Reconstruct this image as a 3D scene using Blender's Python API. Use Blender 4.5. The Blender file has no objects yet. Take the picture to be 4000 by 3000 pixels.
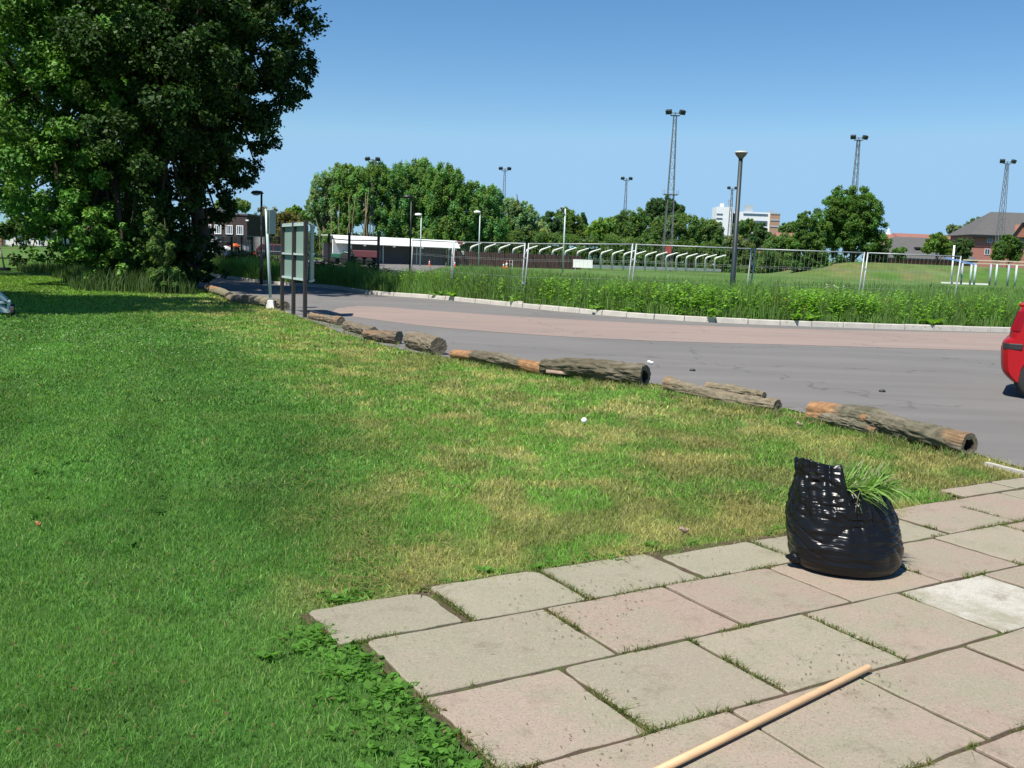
import bpy, bmesh, math, random
import numpy as np
from mathutils import Vector, Matrix
C = bpy.context.scene
COL = C.collection
R = math.radians
random.seed(7)
RNG = np.random.default_rng(11)

# ------------------------------------------------------------------ camera, sky, sun, exposure
FPX, ROLL, PITCH, CAMH = 3750.0, R(2.1), math.atan(492 / 3750.0), 1.66
c_, s_, cp, sp = math.cos(ROLL), math.sin(ROLL), math.cos(PITCH), math.sin(PITCH)
cam = bpy.data.cameras.new('camera')
cam.sensor_width = 36; cam.lens = 36 * FPX / 4000
cam.clip_start = 0.05; cam.clip_end = 6000
camo = bpy.data.objects.new('camera', cam); COL.objects.link(camo)
right = Vector((c_, s_ * sp, s_ * cp)); up = Vector((-s_, c_ * sp, c_ * cp)); fw = Vector((0, cp, -sp))
camo.matrix_world = Matrix(((right.x, up.x, -fw.x, 0), (right.y, up.y, -fw.y, 0), (right.z, up.z, -fw.z, CAMH), (0, 0, 0, 1)))
C.camera = camo

SUN_EL, SUN_AZ = R(60), R(-140)      # azimuth from +Y towards +X
S = Vector((math.sin(SUN_AZ) * math.cos(SUN_EL), math.cos(SUN_AZ) * math.cos(SUN_EL), math.sin(SUN_EL)))
w = bpy.data.worlds.new('World'); C.world = w; w.use_nodes = True
nt = w.node_tree
sky = nt.nodes.new('ShaderNodeTexSky'); sky.sky_type = 'NISHITA'; sky.sun_disc = False
sky.sun_elevation = SUN_EL; sky.sun_rotation = SUN_AZ
sky.air_density = 1.0; sky.dust_density = 0.0; sky.ozone_density = 3.0; sky.altitude = 0
hs = nt.nodes.new('ShaderNodeHueSaturation'); hs.inputs['Saturation'].default_value = 1.25
nt.links.new(sky.outputs[0], hs.inputs['Color']); mn = nt.nodes.new('ShaderNodeVectorMath'); mn.operation = 'MINIMUM'; mn.inputs[1].default_value = (2.75, 4.75, 6.9)
nt.links.new(hs.outputs[0], mn.inputs[0]); nt.links.new(mn.outputs[0], nt.nodes['Background'].inputs[0])
nt.nodes['Background'].inputs[1].default_value = 0.068
sl = bpy.data.lights.new('sun', 'SUN'); sl.energy = 4.2; sl.angle = R(0.5); sl.color = (1.0, 0.95, 0.86)
so = bpy.data.objects.new('sun', sl); COL.objects.link(so)
so.rotation_euler = (-S).to_track_quat('-Z', 'Y').to_euler()
C.view_settings.view_transform = 'Standard'; C.view_settings.look = 'None'
C.view_settings.exposure = 0.9; C.view_settings.gamma = 1.0; C.view_settings.use_curve_mapping = False
C.cycles.max_bounces = 6; C.cycles.transparent_max_bounces = 8
C.cycles.diffuse_bounces = 3; C.cycles.glossy_bounces = 2; C.cycles.transmission_bounces = 4
C.cycles.sample_clamp_indirect = 6

# ------------------------------------------------------------------ surveying: a pixel of the 4000x3000 photo -> a point of the place
def ray(px, py):
    x = (px - 2000) / FPX; y = -(py - 1500) / FPX
    x2 = x * c_ - y * s_; y2 = x * s_ + y * c_
    return Vector((x2, cp + y2 * sp, -sp + y2 * cp))
def g(px, py, z=0.0):
    d = ray(px, py); t = (z - CAMH) / d.z
    return Vector((d.x * t, d.y * t, z))
def P(px, py, Y):
    d = ray(px, py); t = Y / d.y
    return Vector((d.x * t, Y, CAMH + d.z * t))
def hor(px): return 1008 + math.tan(ROLL) * (px - 2000)
def X(px, Y): return P(px, hor(px), Y).x
def Z(py, Y, px): return P(px, py, Y).z

# ------------------------------------------------------------------ numeric noise
def _h(i, j, k, s):
    n = (i * 374761393 + j * 668265263 + k * 1274126177 + s * 974634777) & 0xFFFFFFFF
    n = ((n ^ (n >> 13)) * 1274126177) & 0xFFFFFFFF
    return ((n ^ (n >> 16)) & 0xFFFF) / 65535.0
def vnoise(x, y, z=0.0, seed=0):
    x = np.asarray(x, float); y = np.asarray(y, float); z = np.zeros_like(x) + z
    i, j, k = np.floor(x).astype(np.int64), np.floor(y).astype(np.int64), np.floor(z).astype(np.int64)
    f = [x - i, y - j, z - k]; f = [t * t * (3 - 2 * t) for t in f]
    r = 0
    for a in (0, 1):
        for b in (0, 1):
            for c in (0, 1):
                wgt = (f[0] if a else 1 - f[0]) * (f[1] if b else 1 - f[1]) * (f[2] if c else 1 - f[2])
                r = r + wgt * _h(i + a, j + b, k + c, seed)
    return r
def fbm(x, y, z=0.0, seed=0, o=3):
    r = 0; a = 0.5; t = 0
    for q in range(o):
        r = r + a * vnoise(np.asarray(x) * 2 ** q, np.asarray(y) * 2 ** q, np.asarray(z) * 2 ** q, seed + q); t += a; a *= 0.5
    return r / t
def sstep(a, b, x):
    t = np.clip((np.asarray(x, float) - a) / (b - a), 0, 1); return t * t * (3 - 2 * t)

# ------------------------------------------------------------------ materials
def newmat(name):
    m = bpy.data.materials.new(name); m.use_nodes = True
    return m, m.node_tree, m.node_tree.nodes['Principled BSDF']
def mat(name, col, rough=0.6, metal=0.0, spec=0.5, var=0.15, scale=8.0, bump=0.0, bscale=40.0, stretch=(1, 1, 1), attr=False, coat=0.0, dirt=None):
    m, t, b = newmat(name)
    b.inputs['Roughness'].default_value = rough; b.inputs['Metallic'].default_value = metal
    b.inputs['Specular IOR Level'].default_value = spec
    if coat: b.inputs['Coat Weight'].default_value = coat; b.inputs['Coat Roughness'].default_value = 0.05
    tc = t.nodes.new('ShaderNodeTexCoord'); mp = t.nodes.new('ShaderNodeMapping'); mp.inputs['Scale'].default_value = stretch
    t.links.new(tc.outputs['Object'], mp.inputs['Vector'])
    n = t.nodes.new('ShaderNodeTexNoise'); n.inputs['Scale'].default_value = scale; n.inputs['Detail'].default_value = 6; n.inputs['Roughness'].default_value = 0.65
    t.links.new(mp.outputs[0], n.inputs['Vector'])
    rp = t.nodes.new('ShaderNodeMapRange'); rp.inputs[1].default_value = 0.25; rp.inputs[2].default_value = 0.75
    rp.inputs[3].default_value = 1 - var; rp.inputs[4].default_value = 1 + var
    t.links.new(n.outputs['Fac'], rp.inputs[0])
    mx = t.nodes.new('ShaderNodeVectorMath'); mx.operation = 'SCALE'
    if attr:
        a = t.nodes.new('ShaderNodeAttribute'); a.attribute_name = 'col'; t.links.new(a.outputs['Color'], mx.inputs[0])
    else: mx.inputs[0].default_value = col[:3]
    t.links.new(rp.outputs[0], mx.inputs['Scale'])
    out = mx.outputs[0]
    if dirt:
        n2 = t.nodes.new('ShaderNodeTexNoise'); n2.inputs['Scale'].default_value = dirt[1]; n2.inputs['Detail'].default_value = 8; n2.inputs['Roughness'].default_value = 0.7
        t.links.new(tc.outputs['Object'], n2.inputs['Vector'])
        r2 = t.nodes.new('ShaderNodeMapRange'); r2.inputs[1].default_value = dirt[2]; r2.inputs[2].default_value = dirt[3]
        t.links.new(n2.outputs['Fac'], r2.inputs[0])
        mm = t.nodes.new('ShaderNodeMix'); mm.data_type = 'RGBA'
        t.links.new(r2.outputs[0], mm.inputs[0]); t.links.new(out, mm.inputs[6]); mm.inputs[7].default_value = (*dirt[0], 1)
        out = mm.outputs[2]
    t.links.new(out, b.inputs['Base Color'])
    if bump:
        n3 = t.nodes.new('ShaderNodeTexNoise'); n3.inputs['Scale'].default_value = bscale; n3.inputs['Detail'].default_value = 8; n3.inputs['Roughness'].default_value = 0.7
        t.links.new(mp.outputs[0], n3.inputs['Vector'])
        bp = t.nodes.new('ShaderNodeBump'); bp.inputs['Strength'].default_value = bump; bp.inputs['Distance'].default_value = 0.02
        t.links.new(n3.outputs['Fac'], bp.inputs['Height']); t.links.new(bp.outputs[0], b.inputs['Normal'])
    return m
def leafmat(name, transl=0.35, rough=0.6, spec=0.15, gain=1.0):
    m, t, b = newmat(name)
    a = t.nodes.new('ShaderNodeAttribute'); a.attribute_name = 'col'
    t.links.new(a.outputs['Color'], b.inputs['Base Color'])
    b.inputs['Roughness'].default_value = rough; b.inputs['Specular IOR Level'].default_value = spec
    tr = t.nodes.new('ShaderNodeBsdfTranslucent')
    sc = t.nodes.new('ShaderNodeVectorMath'); sc.operation = 'MULTIPLY'; sc.inputs[1].default_value = (1.5 * gain, 1.6 * gain, 0.5 * gain)
    t.links.new(a.outputs['Color'], sc.inputs[0]); t.links.new(sc.outputs[0], tr.inputs['Color'])
    mx = t.nodes.new('ShaderNodeMixShader'); mx.inputs[0].default_value = transl
    t.links.new(b.outputs[0], mx.inputs[1]); t.links.new(tr.outputs[0], mx.inputs[2])
    t.links.new(mx.outputs[0], t.nodes['Material Output'].inputs['Surface'])
    return m
def brickmat(name, c1, c2, mortar, sc):
    m, t, b = newmat(name)
    tc = t.nodes.new('ShaderNodeTexCoord'); mp = t.nodes.new('ShaderNodeMapping'); mp.inputs['Rotation'].default_value = (R(90), 0, 0)
    br = t.nodes.new('ShaderNodeTexBrick'); br.inputs['Color1'].default_value = (*c1, 1); br.inputs['Color2'].default_value = (*c2, 1); br.inputs['Mortar'].default_value = (*mortar, 1)
    br.inputs['Scale'].default_value = sc
    t.links.new(tc.outputs['Object'], mp.inputs[0]); t.links.new(mp.outputs[0], br.inputs['Vector']); t.links.new(br.outputs[0], b.inputs['Base Color'])
    b.inputs['Roughness'].default_value = 0.9
    return m
M = {}
M['galv'] = mat('galvanised_steel', (0.33, 0.355, 0.365), 0.5, 0.25, var=0.2, scale=12)
M['galvpaint'] = mat('pale_grey_paint', (0.42, 0.52, 0.5), 0.5, var=0.12, scale=5)
M['black'] = mat('black_paint', (0.012, 0.013, 0.014), 0.45, var=0.3)
M['darkgrey'] = mat('dark_grey_paint', (0.03, 0.034, 0.036), 0.5, var=0.25)
M['postgreen'] = mat('dark_green_grey_paint', (0.018, 0.03, 0.034), 0.5, var=0.25, scale=3)
M['white'] = mat('white_paint', (0.78, 0.78, 0.76), 0.5, var=0.06, scale=3)
M['offwhite'] = mat('offwhite_render', (0.62, 0.61, 0.57), 0.8, var=0.12, scale=2)
M['concrete'] = mat('kerb_concrete', (0.41, 0.39, 0.345), 0.9, var=0.22, scale=3, bump=0.3, bscale=60, dirt=((0.2, 0.18, 0.13), 6, 0.55, 0.72))
def slabmat():
    m, t, b = newmat('paving_concrete'); L = t.links.new
    b.inputs['Roughness'].default_value = 0.93; b.inputs['Specular IOR Level'].default_value = 0.2
    tc = t.nodes.new('ShaderNodeTexCoord'); at = t.nodes.new('ShaderNodeAttribute'); at.attribute_name = 'col'
    def noise(sc, det=6, ro=0.65):
        n = t.nodes.new('ShaderNodeTexNoise'); n.inputs['Scale'].default_value = sc; n.inputs['Detail'].default_value = det; n.inputs['Roughness'].default_value = ro; L(tc.outputs['Object'], n.inputs['Vector']); return n.outputs['Fac']
    def rng(src, a, b_, c, d):
        r = t.nodes.new('ShaderNodeMapRange'); r.inputs[1].default_value = a; r.inputs[2].default_value = b_; r.inputs[3].default_value = c; r.inputs[4].default_value = d; L(src, r.inputs[0]); return r.outputs[0]
    def mix(f, a, col, mode='MIX'):
        x = t.nodes.new('ShaderNodeMix'); x.data_type = 'RGBA'; x.blend_type = mode; L(f, x.inputs[0]); L(a, x.inputs[6]); x.inputs[7].default_value = (*col, 1); return x.outputs[2]
    c = mix(rng(noise(1.7, 9, 0.78), 0.44, 0.6, 0, 0.9), at.outputs['Color'], (0.245, 0.235, 0.165))          # lichen grey-green
    c = mix(rng(noise(60, 3, 0.8), 0.52, 0.66, 0, 0.55), c, (0.36, 0.30, 0.245))                                # pale grains
    c = mix(rng(noise(95, 2, 0.8), 0.56, 0.68, 0, 0.6), c, (0.12, 0.095, 0.075))                                # dark grains
    c = mix(rng(noise(4.0, 9, 0.82), 0.54, 0.7, 0, 0.6), c, (0.13, 0.105, 0.07))                               # dirt
    c = mix(rng(noise(11, 4, 0.7), 0.7, 0.73, 0, 0.8), c, (0.09, 0.07, 0.045))                                  # spots
    L(c, b.inputs['Base Color'])
    bp = t.nodes.new('ShaderNodeBump'); bp.inputs['Strength'].default_value = 0.5; bp.inputs['Distance'].default_value = 0.006; L(noise(120, 6, 0.8), bp.inputs['Height']); L(bp.outputs[0], b.inputs['Normal'])
    return m
def roadmat(name, c0, cdark, clite):
    m, t, b = newmat(name); L = t.links.new
    b.inputs['Roughness'].default_value = 0.92; b.inputs['Specular IOR Level'].default_value = 0.2
    tc = t.nodes.new('ShaderNodeTexCoord')
    def noise(sc, det=6, ro=0.65, st=None):
        n = t.nodes.new('ShaderNodeTexNoise'); n.inputs['Scale'].default_value = sc; n.inputs['Detail'].default_value = det; n.inputs['Roughness'].default_value = ro
        if st:
            mp = t.nodes.new('ShaderNodeMapping'); mp.inputs['Scale'].default_value = st; mp.inputs['Rotation'].default_value = (0, 0, R(8)); L(tc.outputs['Object'], mp.inputs[0]); L(mp.outputs[0], n.inputs['Vector'])
        else: L(tc.outputs['Object'], n.inputs['Vector'])
        return n.outputs['Fac']
    def rng(src, a, b_, c, d):
        r = t.nodes.new('ShaderNodeMapRange'); r.inputs[1].default_value = a; r.inputs[2].default_value = b_; r.inputs[3].default_value = c; r.inputs[4].default_value = d; L(src, r.inputs[0]); return r.outputs[0]
    def mix(f, a, col):
        x = t.nodes.new('ShaderNodeMix'); x.data_type = 'RGBA'; L(f, x.inputs[0])
        if isinstance(a, tuple): x.inputs[6].default_value = (*a, 1)
        else: L(a, x.inputs[6])
        x.inputs[7].default_value = (*col, 1); return x.outputs[2]
    c = mix(rng(noise(0.28, 6, 0.6), 0.4, 0.7, 0, 0.5), c0, cdark)
    c = mix(rng(noise(0.5, 5, 0.6, (0.25, 2.2, 1)), 0.45, 0.7, 0, 0.5), c, clite)
    c = mix(rng(noise(24, 4, 0.85), 0.55, 0.72, 0, 0.6), c, clite); c = mix(rng(noise(30, 4, 0.85), 0.58, 0.74, 0, 0.7), c, cdark)
    c = mix(rng(noise(3.2, 6, 0.8), 0.66, 0.7, 0, 0.55), c, tuple(x * 0.6 for x in cdark))
    c = mix(rng(noise(9, 2, 0.5), 0.755, 0.77, 0, 0.8), c, (0.3, 0.29, 0.26))
    vo = t.nodes.new('ShaderNodeTexVoronoi'); vo.feature = 'DISTANCE_TO_EDGE'; vo.inputs['Scale'].default_value = 0.22; vo.inputs['Randomness'].default_value = 1.0
    wp = t.nodes.new('ShaderNodeVectorMath'); wp.operation = 'ADD'; n = t.nodes.new('ShaderNodeTexNoise'); n.inputs['Scale'].default_value = 1.4; n.inputs['Detail'].default_value = 5
    L(tc.outputs['Object'], n.inputs['Vector']); L(tc.outputs['Object'], wp.inputs[0]); L(n.outputs['Color'], wp.inputs[1]); L(wp.outputs[0], vo.inputs['Vector'])
    c = mix(rng(vo.outputs['Distance'], 0.0, 0.006, 0.6, 0.0), c, tuple(x * 0.55 for x in cdark))
    L(c, b.inputs['Base Color'])
    bp = t.nodes.new('ShaderNodeBump'); bp.inputs['Strength'].default_value = 0.5; bp.inputs['Distance'].default_value = 0.01; L(noise(70, 5, 0.8), bp.inputs['Height']); L(bp.outputs[0], b.inputs['Normal'])
    return m
M['slab'] = slabmat()
M['asphalt'] = roadmat('old_asphalt', (0.152, 0.145, 0.138), (0.114, 0.109, 0.104), (0.19, 0.182, 0.172))
M['redtarmac'] = roadmat('pink_surfacing', (0.25, 0.192, 0.165), (0.185, 0.155, 0.14), (0.29, 0.235, 0.205))
M['soil'] = mat('joint_soil', (0.085, 0.062, 0.043), 1.0, spec=0.1, var=0.3, scale=14, bump=0.6, bscale=60, dirt=((0.07, 0.10, 0.025), 9, 0.5, 0.62))
M['glass'] = mat('window_glass', (0.03, 0.05, 0.08), 0.08, spec=0.8, var=0.2, scale=1)
M['greenboard'] = mat('grey_green_board', (0.2, 0.29, 0.25), 0.55, var=0.05, scale=2)
M['brownpost'] = mat('dark_brown_post', (0.03, 0.025, 0.023), 0.6, var=0.3)
M['bark'] = mat('log_bark', (0, 0, 0), 0.95, spec=0.15, var=0.45, scale=9, bump=1.0, bscale=16, stretch=(0.35, 1.6, 1.6), attr=True)
M['cut'] = mat('cut_wood', (0.16, 0.14, 0.10), 0.9, spec=0.15, var=0.35, scale=20, bump=0.5, bscale=30)
M['hollow'] = mat('rotten_heartwood', (0.035, 0.025, 0.018), 1.0, var=0.4, scale=20)
M['trunk'] = mat('tree_bark', (0.07, 0.055, 0.04), 0.95, spec=0.1, var=0.35, scale=3, bump=0.8, bscale=8, stretch=(3, 3, 0.6))
M['paletrunk'] = mat('pale_tree_bark', (0.2, 0.165, 0.105), 0.95, spec=0.1, var=0.3, scale=3)
M['handle'] = mat('broom_wood', (0.56, 0.36, 0.2), 0.5, var=0.12, scale=6, stretch=(0.15, 3, 3), bump=0.05, bscale=20)
M['rust'] = mat('rusty_steel', (0.10, 0.06, 0.045), 0.8, var=0.3, scale=2)
M['red'] = mat('red_car_paint', (0.30, 0.004, 0.006), 0.4, spec=0.22, var=0.06, coat=0.12)
M['carplastic'] = mat('black_trim', (0.02, 0.02, 0.021), 0.55, var=0.1)
M['tyre'] = mat('tyre_rubber', (0.018, 0.018, 0.018), 0.85, var=0.2)
M['alloy'] = mat('wheel_metal', (0.4, 0.4, 0.42), 0.35, 0.8, var=0.1)
M['lamp_red'] = mat('tail_lamp_plastic', (0.2, 0.004, 0.006), 0.15, var=0.02)
M['carglass'] = mat('car_glass', (0.012, 0.008, 0.009), 0.06, spec=0.7, var=0.02)
M['brownwall'] = mat('brown_sheeting', (0.16, 0.075, 0.058), 0.8, var=0.18, scale=0.8)
M['greywall'] = mat('grey_sheeting', (0.10, 0.10, 0.105), 0.8, var=0.15, scale=0.7)
M['maroon'] = mat('maroon_paint', (0.11, 0.03, 0.04), 0.6, var=0.15, scale=2)
M['tractor'] = mat('green_machine_paint', (0.02, 0.12, 0.075), 0.5, var=0.2, scale=3)
M['orange'] = mat('orange_plastic', (0.65, 0.12, 0.02), 0.5, var=0.08)
M['conered'] = mat('cone_red', (0.6, 0.07, 0.03), 0.5, var=0.08)
M['blue'] = mat('blue_paint', (0.03, 0.07, 0.2), 0.6, var=0.2, scale=2)
M['railblue'] = mat('light_blue_paint', (0.16, 0.3, 0.6), 0.55, var=0.12)
M['yellow'] = mat('yellow_plastic', (0.5, 0.42, 0.05), 0.5, var=0.1)
M['doorbrown'] = mat('brown_door', (0.17, 0.095, 0.05), 0.7, var=0.12)
M['lightgreycab'] = mat('light_grey_cabinet', (0.34, 0.38, 0.4), 0.5, var=0.1)
M['slate'] = mat('grey_roof_tiles', (0.085, 0.082, 0.08), 0.85, var=0.15, scale=1.5)
M['terracotta'] = mat('terracotta_roof', (0.24, 0.105, 0.08), 0.85, var=0.15, scale=1)
M['brick'] = brickmat('red_brick', (0.40, 0.15, 0.115), (0.34, 0.125, 0.10), (0.3, 0.2, 0.17), 3.0)
M['orangebrick'] = brickmat('orange_brick', (0.36, 0.13, 0.075), (0.3, 0.10, 0.06), (0.3, 0.2, 0.15), 3.0)
M['darkbrick'] = brickmat('dark_brick', (0.05, 0.032, 0.028), (0.038, 0.026, 0.024), (0.06, 0.05, 0.045), 3.0)
M['tanbrick'] = mat('tan_cladding', (0.36, 0.22, 0.15), 0.8, var=0.08, scale=0.3)
M['bwhite'] = mat('white_cladding', (0.7, 0.72, 0.74), 0.7, var=0.05, scale=0.3)
M['field'] = mat('mown_field', (0.09, 0.15, 0.045), 1.0, spec=0.1, var=0.3, scale=0.5, attr=True)
M['leaf'] = leafmat('leaves', 0.45, gain=1.25)
M['bigleaf'] = leafmat('poplar_leaves', 0.2, 0.55, 0.18, 0.8)
M['grassblade'] = leafmat('grass_blades', 0.4, 0.6, 0.2, 0.9)
M['petal'] = leafmat('petals', 0.3)
M['lawn'] = mat('lawn_earth', (0.05, 0.08, 0.02), 1.0, spec=0.1, var=0.3, scale=20, bump=0.8, bscale=60, attr=True)
M['earth'] = mat('far_ground', (0.06, 0.09, 0.03), 1.0, spec=0.1, var=0.3, scale=0.05)
def bagmat():
    m, t, b = newmat('black_plastic_film')
    b.inputs['Base Color'].default_value = (0.006, 0.006, 0.007, 1); b.inputs['Roughness'].default_value = 0.27
    b.inputs['Specular IOR Level'].default_value = 0.3
    tc = t.nodes.new('ShaderNodeTexCoord'); mp = t.nodes.new('ShaderNodeMapping'); mp.inputs['Scale'].default_value = (1.3, 1.3, 22); mp.inputs['Rotation'].default_value = (R(4), R(9), 0)
    n = t.nodes.new('ShaderNodeTexNoise'); n.inputs['Scale'].default_value = 2.2; n.inputs['Detail'].default_value = 3; n.inputs['Roughness'].default_value = 0.5
    t.links.new(tc.outputs['Object'], mp.inputs[0]); t.links.new(mp.outputs[0], n.inputs['Vector'])
    bp = t.nodes.new('ShaderNodeBump'); bp.inputs['Strength'].default_value = 0.85; bp.inputs['Distance'].default_value = 0.012
    t.links.new(n.outputs['Fac'], bp.inputs['Height']); t.links.new(bp.outputs[0], b.inputs['Normal'])
    return m
M['bag'] = bagmat()

# ------------------------------------------------------------------ object helpers
def tag(o, label=None, cat=None, group=None, kind=None):
    if label: o['label'] = label
    if cat: o['category'] = cat
    if group: o['group'] = group
    if kind: o['kind'] = kind
    return o
def empty(name, loc, label, cat, group=None, rz=0.0):
    o = bpy.data.objects.new(name, None); COL.objects.link(o); o.location = loc; o.rotation_euler = (0, 0, rz)
    return tag(o, label, cat, group)
class MB:
    """collects shapes, then links them as one mesh object"""
    def __init__(s): s.v = []; s.f = []
    def add(s, vs, fs):
        n = len(s.v); s.v += [tuple(v) for v in vs]; s.f += [tuple(i + n for i in f) for f in fs]; return s
    def box(s, c, d, rz=0.0, taper=1.0, rot=None):
        hx, hy, hz = d[0] / 2, d[1] / 2, d[2] / 2
        vs = [(x * (taper if z > 0 else 1), y * (taper if z > 0 else 1), z) for z in (-hz, hz) for x, y in ((-hx, -hy), (hx, -hy), (hx, hy), (-hx, hy))]
        m = rot if rot else Matrix.Rotation(rz, 3, 'Z')
        return s.add([Vector(c) + m @ Vector(v) for v in vs], [(3, 2, 1, 0), (4, 5, 6, 7), (0, 1, 5, 4), (1, 2, 6, 5), (2, 3, 7, 6), (3, 0, 4, 7)])
    def bar(s, a, b, wd, hd=None):
        a, b = Vector(a), Vector(b); d = b - a; L = d.length
        q = d.to_track_quat('X', 'Z').to_matrix()
        return s.box((a + b) / 2, (L, wd, hd or wd), rot=q)
    def tube(s, pts, rad, n=8, cap=True):
        pts = [Vector(p) for p in pts]; rad = rad if isinstance(rad, (list, tuple)) else [rad] * len(pts)
        rings = []
        for i, p in enumerate(pts):
            d = (pts[min(i + 1, len(pts) - 1)] - pts[max(i - 1, 0)]).normalized()
            a = d.orthogonal().normalized() if abs(d.z) > 0.99 else d.cross(Vector((0, 0, 1))).normalized()
            b = d.cross(a)
            rings.append([p + rad[i] * (math.cos(2 * math.pi * k / n) * a + math.sin(2 * math.pi * k / n) * b) for k in range(n)])
        vs = [v for r in rings for v in r]; fs = []
        for i in range(len(pts) - 1):
            for k in range(n):
                k2 = (k + 1) % n; fs.append((i * n + k, i * n + k2, (i + 1) * n + k2, (i + 1) * n + k))
        if cap: fs.append(tuple(range(n - 1, -1, -1))); fs.append(tuple((len(pts) - 1) * n + k for k in range(n)))
        return s.add(vs, fs)
    def lathe(s, c, prof, n=20, sx=1.0, sy=1.0):
        c = Vector(c); vs = []; fs = []
        for r, z in prof:
            for k in range(n):
                a = 2 * math.pi * k / n; vs.append(c + Vector((r * math.cos(a) * sx, r * math.sin(a) * sy, z)))
        for i in range(len(prof) - 1):
            for k in range(n):
                k2 = (k + 1) % n; fs.append((i * n + k, i * n + k2, (i + 1) * n + k2, (i + 1) * n + k))
        fs.append(tuple(range(n - 1, -1, -1))); fs.append(tuple((len(prof) - 1) * n + k for k in range(n)))
        return s.add(vs, fs)
    def disc_wheel(s, c, ax, r, wd, n=28, bev=0.15):
        ax = Vector(ax).normalized(); q = ax.to_track_quat('Z', 'Y').to_matrix(); c = Vector(c)
        prof = [(r * (1 - bev * 1.2), -wd / 2), (r * (1 - bev * 0.3), -wd / 2 * 0.92), (r, -wd / 2 * 0.6), (r, wd / 2 * 0.6), (r * (1 - bev * 0.3), wd / 2 * 0.92), (r * (1 - bev * 1.2), wd / 2)]
        n0 = len(s.v); s.lathe((0, 0, 0), prof, n)
        for i in range(n0, len(s.v)): s.v[i] = tuple(c + q @ Vector(s.v[i]))
        return s
    def poly(s, pts): return s.add(pts, [tuple(range(len(pts)))])
    def prism(s, pts, off):
        n = len(pts); pts = [Vector(p) for p in pts]; off = Vector(off)
        return s.add(pts + [p + off for p in pts], [tuple(range(n - 1, -1, -1)), tuple(range(n, 2 * n))] + [(i, (i + 1) % n, n + (i + 1) % n, n + i) for i in range(n)])
    def build(s, name, m, parent=None, smooth=False, bevel=0.0, label=None):
        me = bpy.data.meshes.new(name); me.from_pydata(s.v, [], s.f); me.validate()
        bm = bmesh.new(); bm.from_mesh(me); bmesh.ops.recalc_face_normals(bm, faces=bm.faces); bm.to_mesh(me); bm.free()
        if smooth:
            for p in me.polygons: p.use_smooth = True
        o = bpy.data.objects.new(name, me); COL.objects.link(o); me.materials.append(M[m])
        if parent: o.parent = parent; o.matrix_parent_inverse = Matrix.Identity(4)
        if bevel:
            b = o.modifiers.new('bevel', 'BEVEL'); b.width = bevel; b.segments = 2; b.limit_method = 'ANGLE'
        if label: o['label'] = label
        return o
def npmesh(name, V, F, m, col=None, parent=None, smooth=False):
    """V (n,3), F (k,p): one mesh straight from arrays"""
    V = np.asarray(V, np.float32); F = np.asarray(F, np.int32); k, p = F.shape
    me = bpy.data.meshes.new(name)
    me.vertices.add(len(V)); me.vertices.foreach_set('co', V.ravel())
    me.loops.add(k * p); me.loops.foreach_set('vertex_index', F.ravel())
    me.polygons.add(k); me.polygons.foreach_set('loop_start', np.arange(0, k * p, p, dtype=np.int32)); me.polygons.foreach_set('loop_total', np.full(k, p, np.int32))
    if smooth: me.polygons.foreach_set('use_smooth', np.ones(k, bool))
    if col is not None:
        a = me.color_attributes.new('col', 'FLOAT_COLOR', 'POINT')
        cc = np.ones((len(V), 4), np.float32); cc[:, :3] = col; a.data.foreach_set('color', cc.ravel())
    me.update(calc_edges=True)
    o = bpy.data.objects.new(name, me); COL.objects.link(o); me.materials.append(M[m])
    if parent: o.parent = parent
    return o
def copy_tree(o, parent=None):
    c = o.copy(); COL.objects.link(c)
    if parent: c.parent = parent
    for ch in list(o.children): copy_tree(ch, c)
    return c
def sheet(name, pts, z, m, kind='structure'):
    from mathutils.geometry import tessellate_polygon
    vs = [Vector((p[0], p[1], z)) for p in pts]
    me = bpy.data.meshes.new(name); me.from_pydata(vs, [], [tuple(t) for t in tessellate_polygon([vs])])
    bm = bmesh.new(); bm.from_mesh(me); bmesh.ops.recalc_face_normals(bm, faces=bm.faces)
    if sum(f.normal.z for f in bm.faces) < 0: bmesh.ops.reverse_faces(bm, faces=bm.faces)
    bm.to_mesh(me); bm.free()
    o = bpy.data.objects.new(name, me); COL.objects.link(o); me.materials.append(M[m]); o['kind'] = kind
    return o
def spline(pts, n):
    """Catmull-Rom through 2-D points"""
    pts = [Vector(p) for p in pts]; out = []
    for i in range(len(pts) - 1):
        a, b, c, d = pts[max(i - 1, 0)], pts[i], pts[i + 1], pts[min(i + 2, len(pts) - 1)]
        for k in range(n):
            t = k / n
            out.append(0.5 * ((2 * b) + (c - a) * t + (2 * a - 5 * b + 4 * c - d) * t * t + (3 * b - a - 3 * c + d) * t ** 3))
    out.append(pts[-1]); return out

# ------------------------------------------------------------------ ground, lawn, road, kerb, field
ne = MB(); ne.poly([(-2500, -300, -0.08), (2500, -300, -0.08), (2500, 4000, -0.08), (-2500, 4000, -0.08)])
tag(ne.build('ground', 'earth'), kind='structure')

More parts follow.
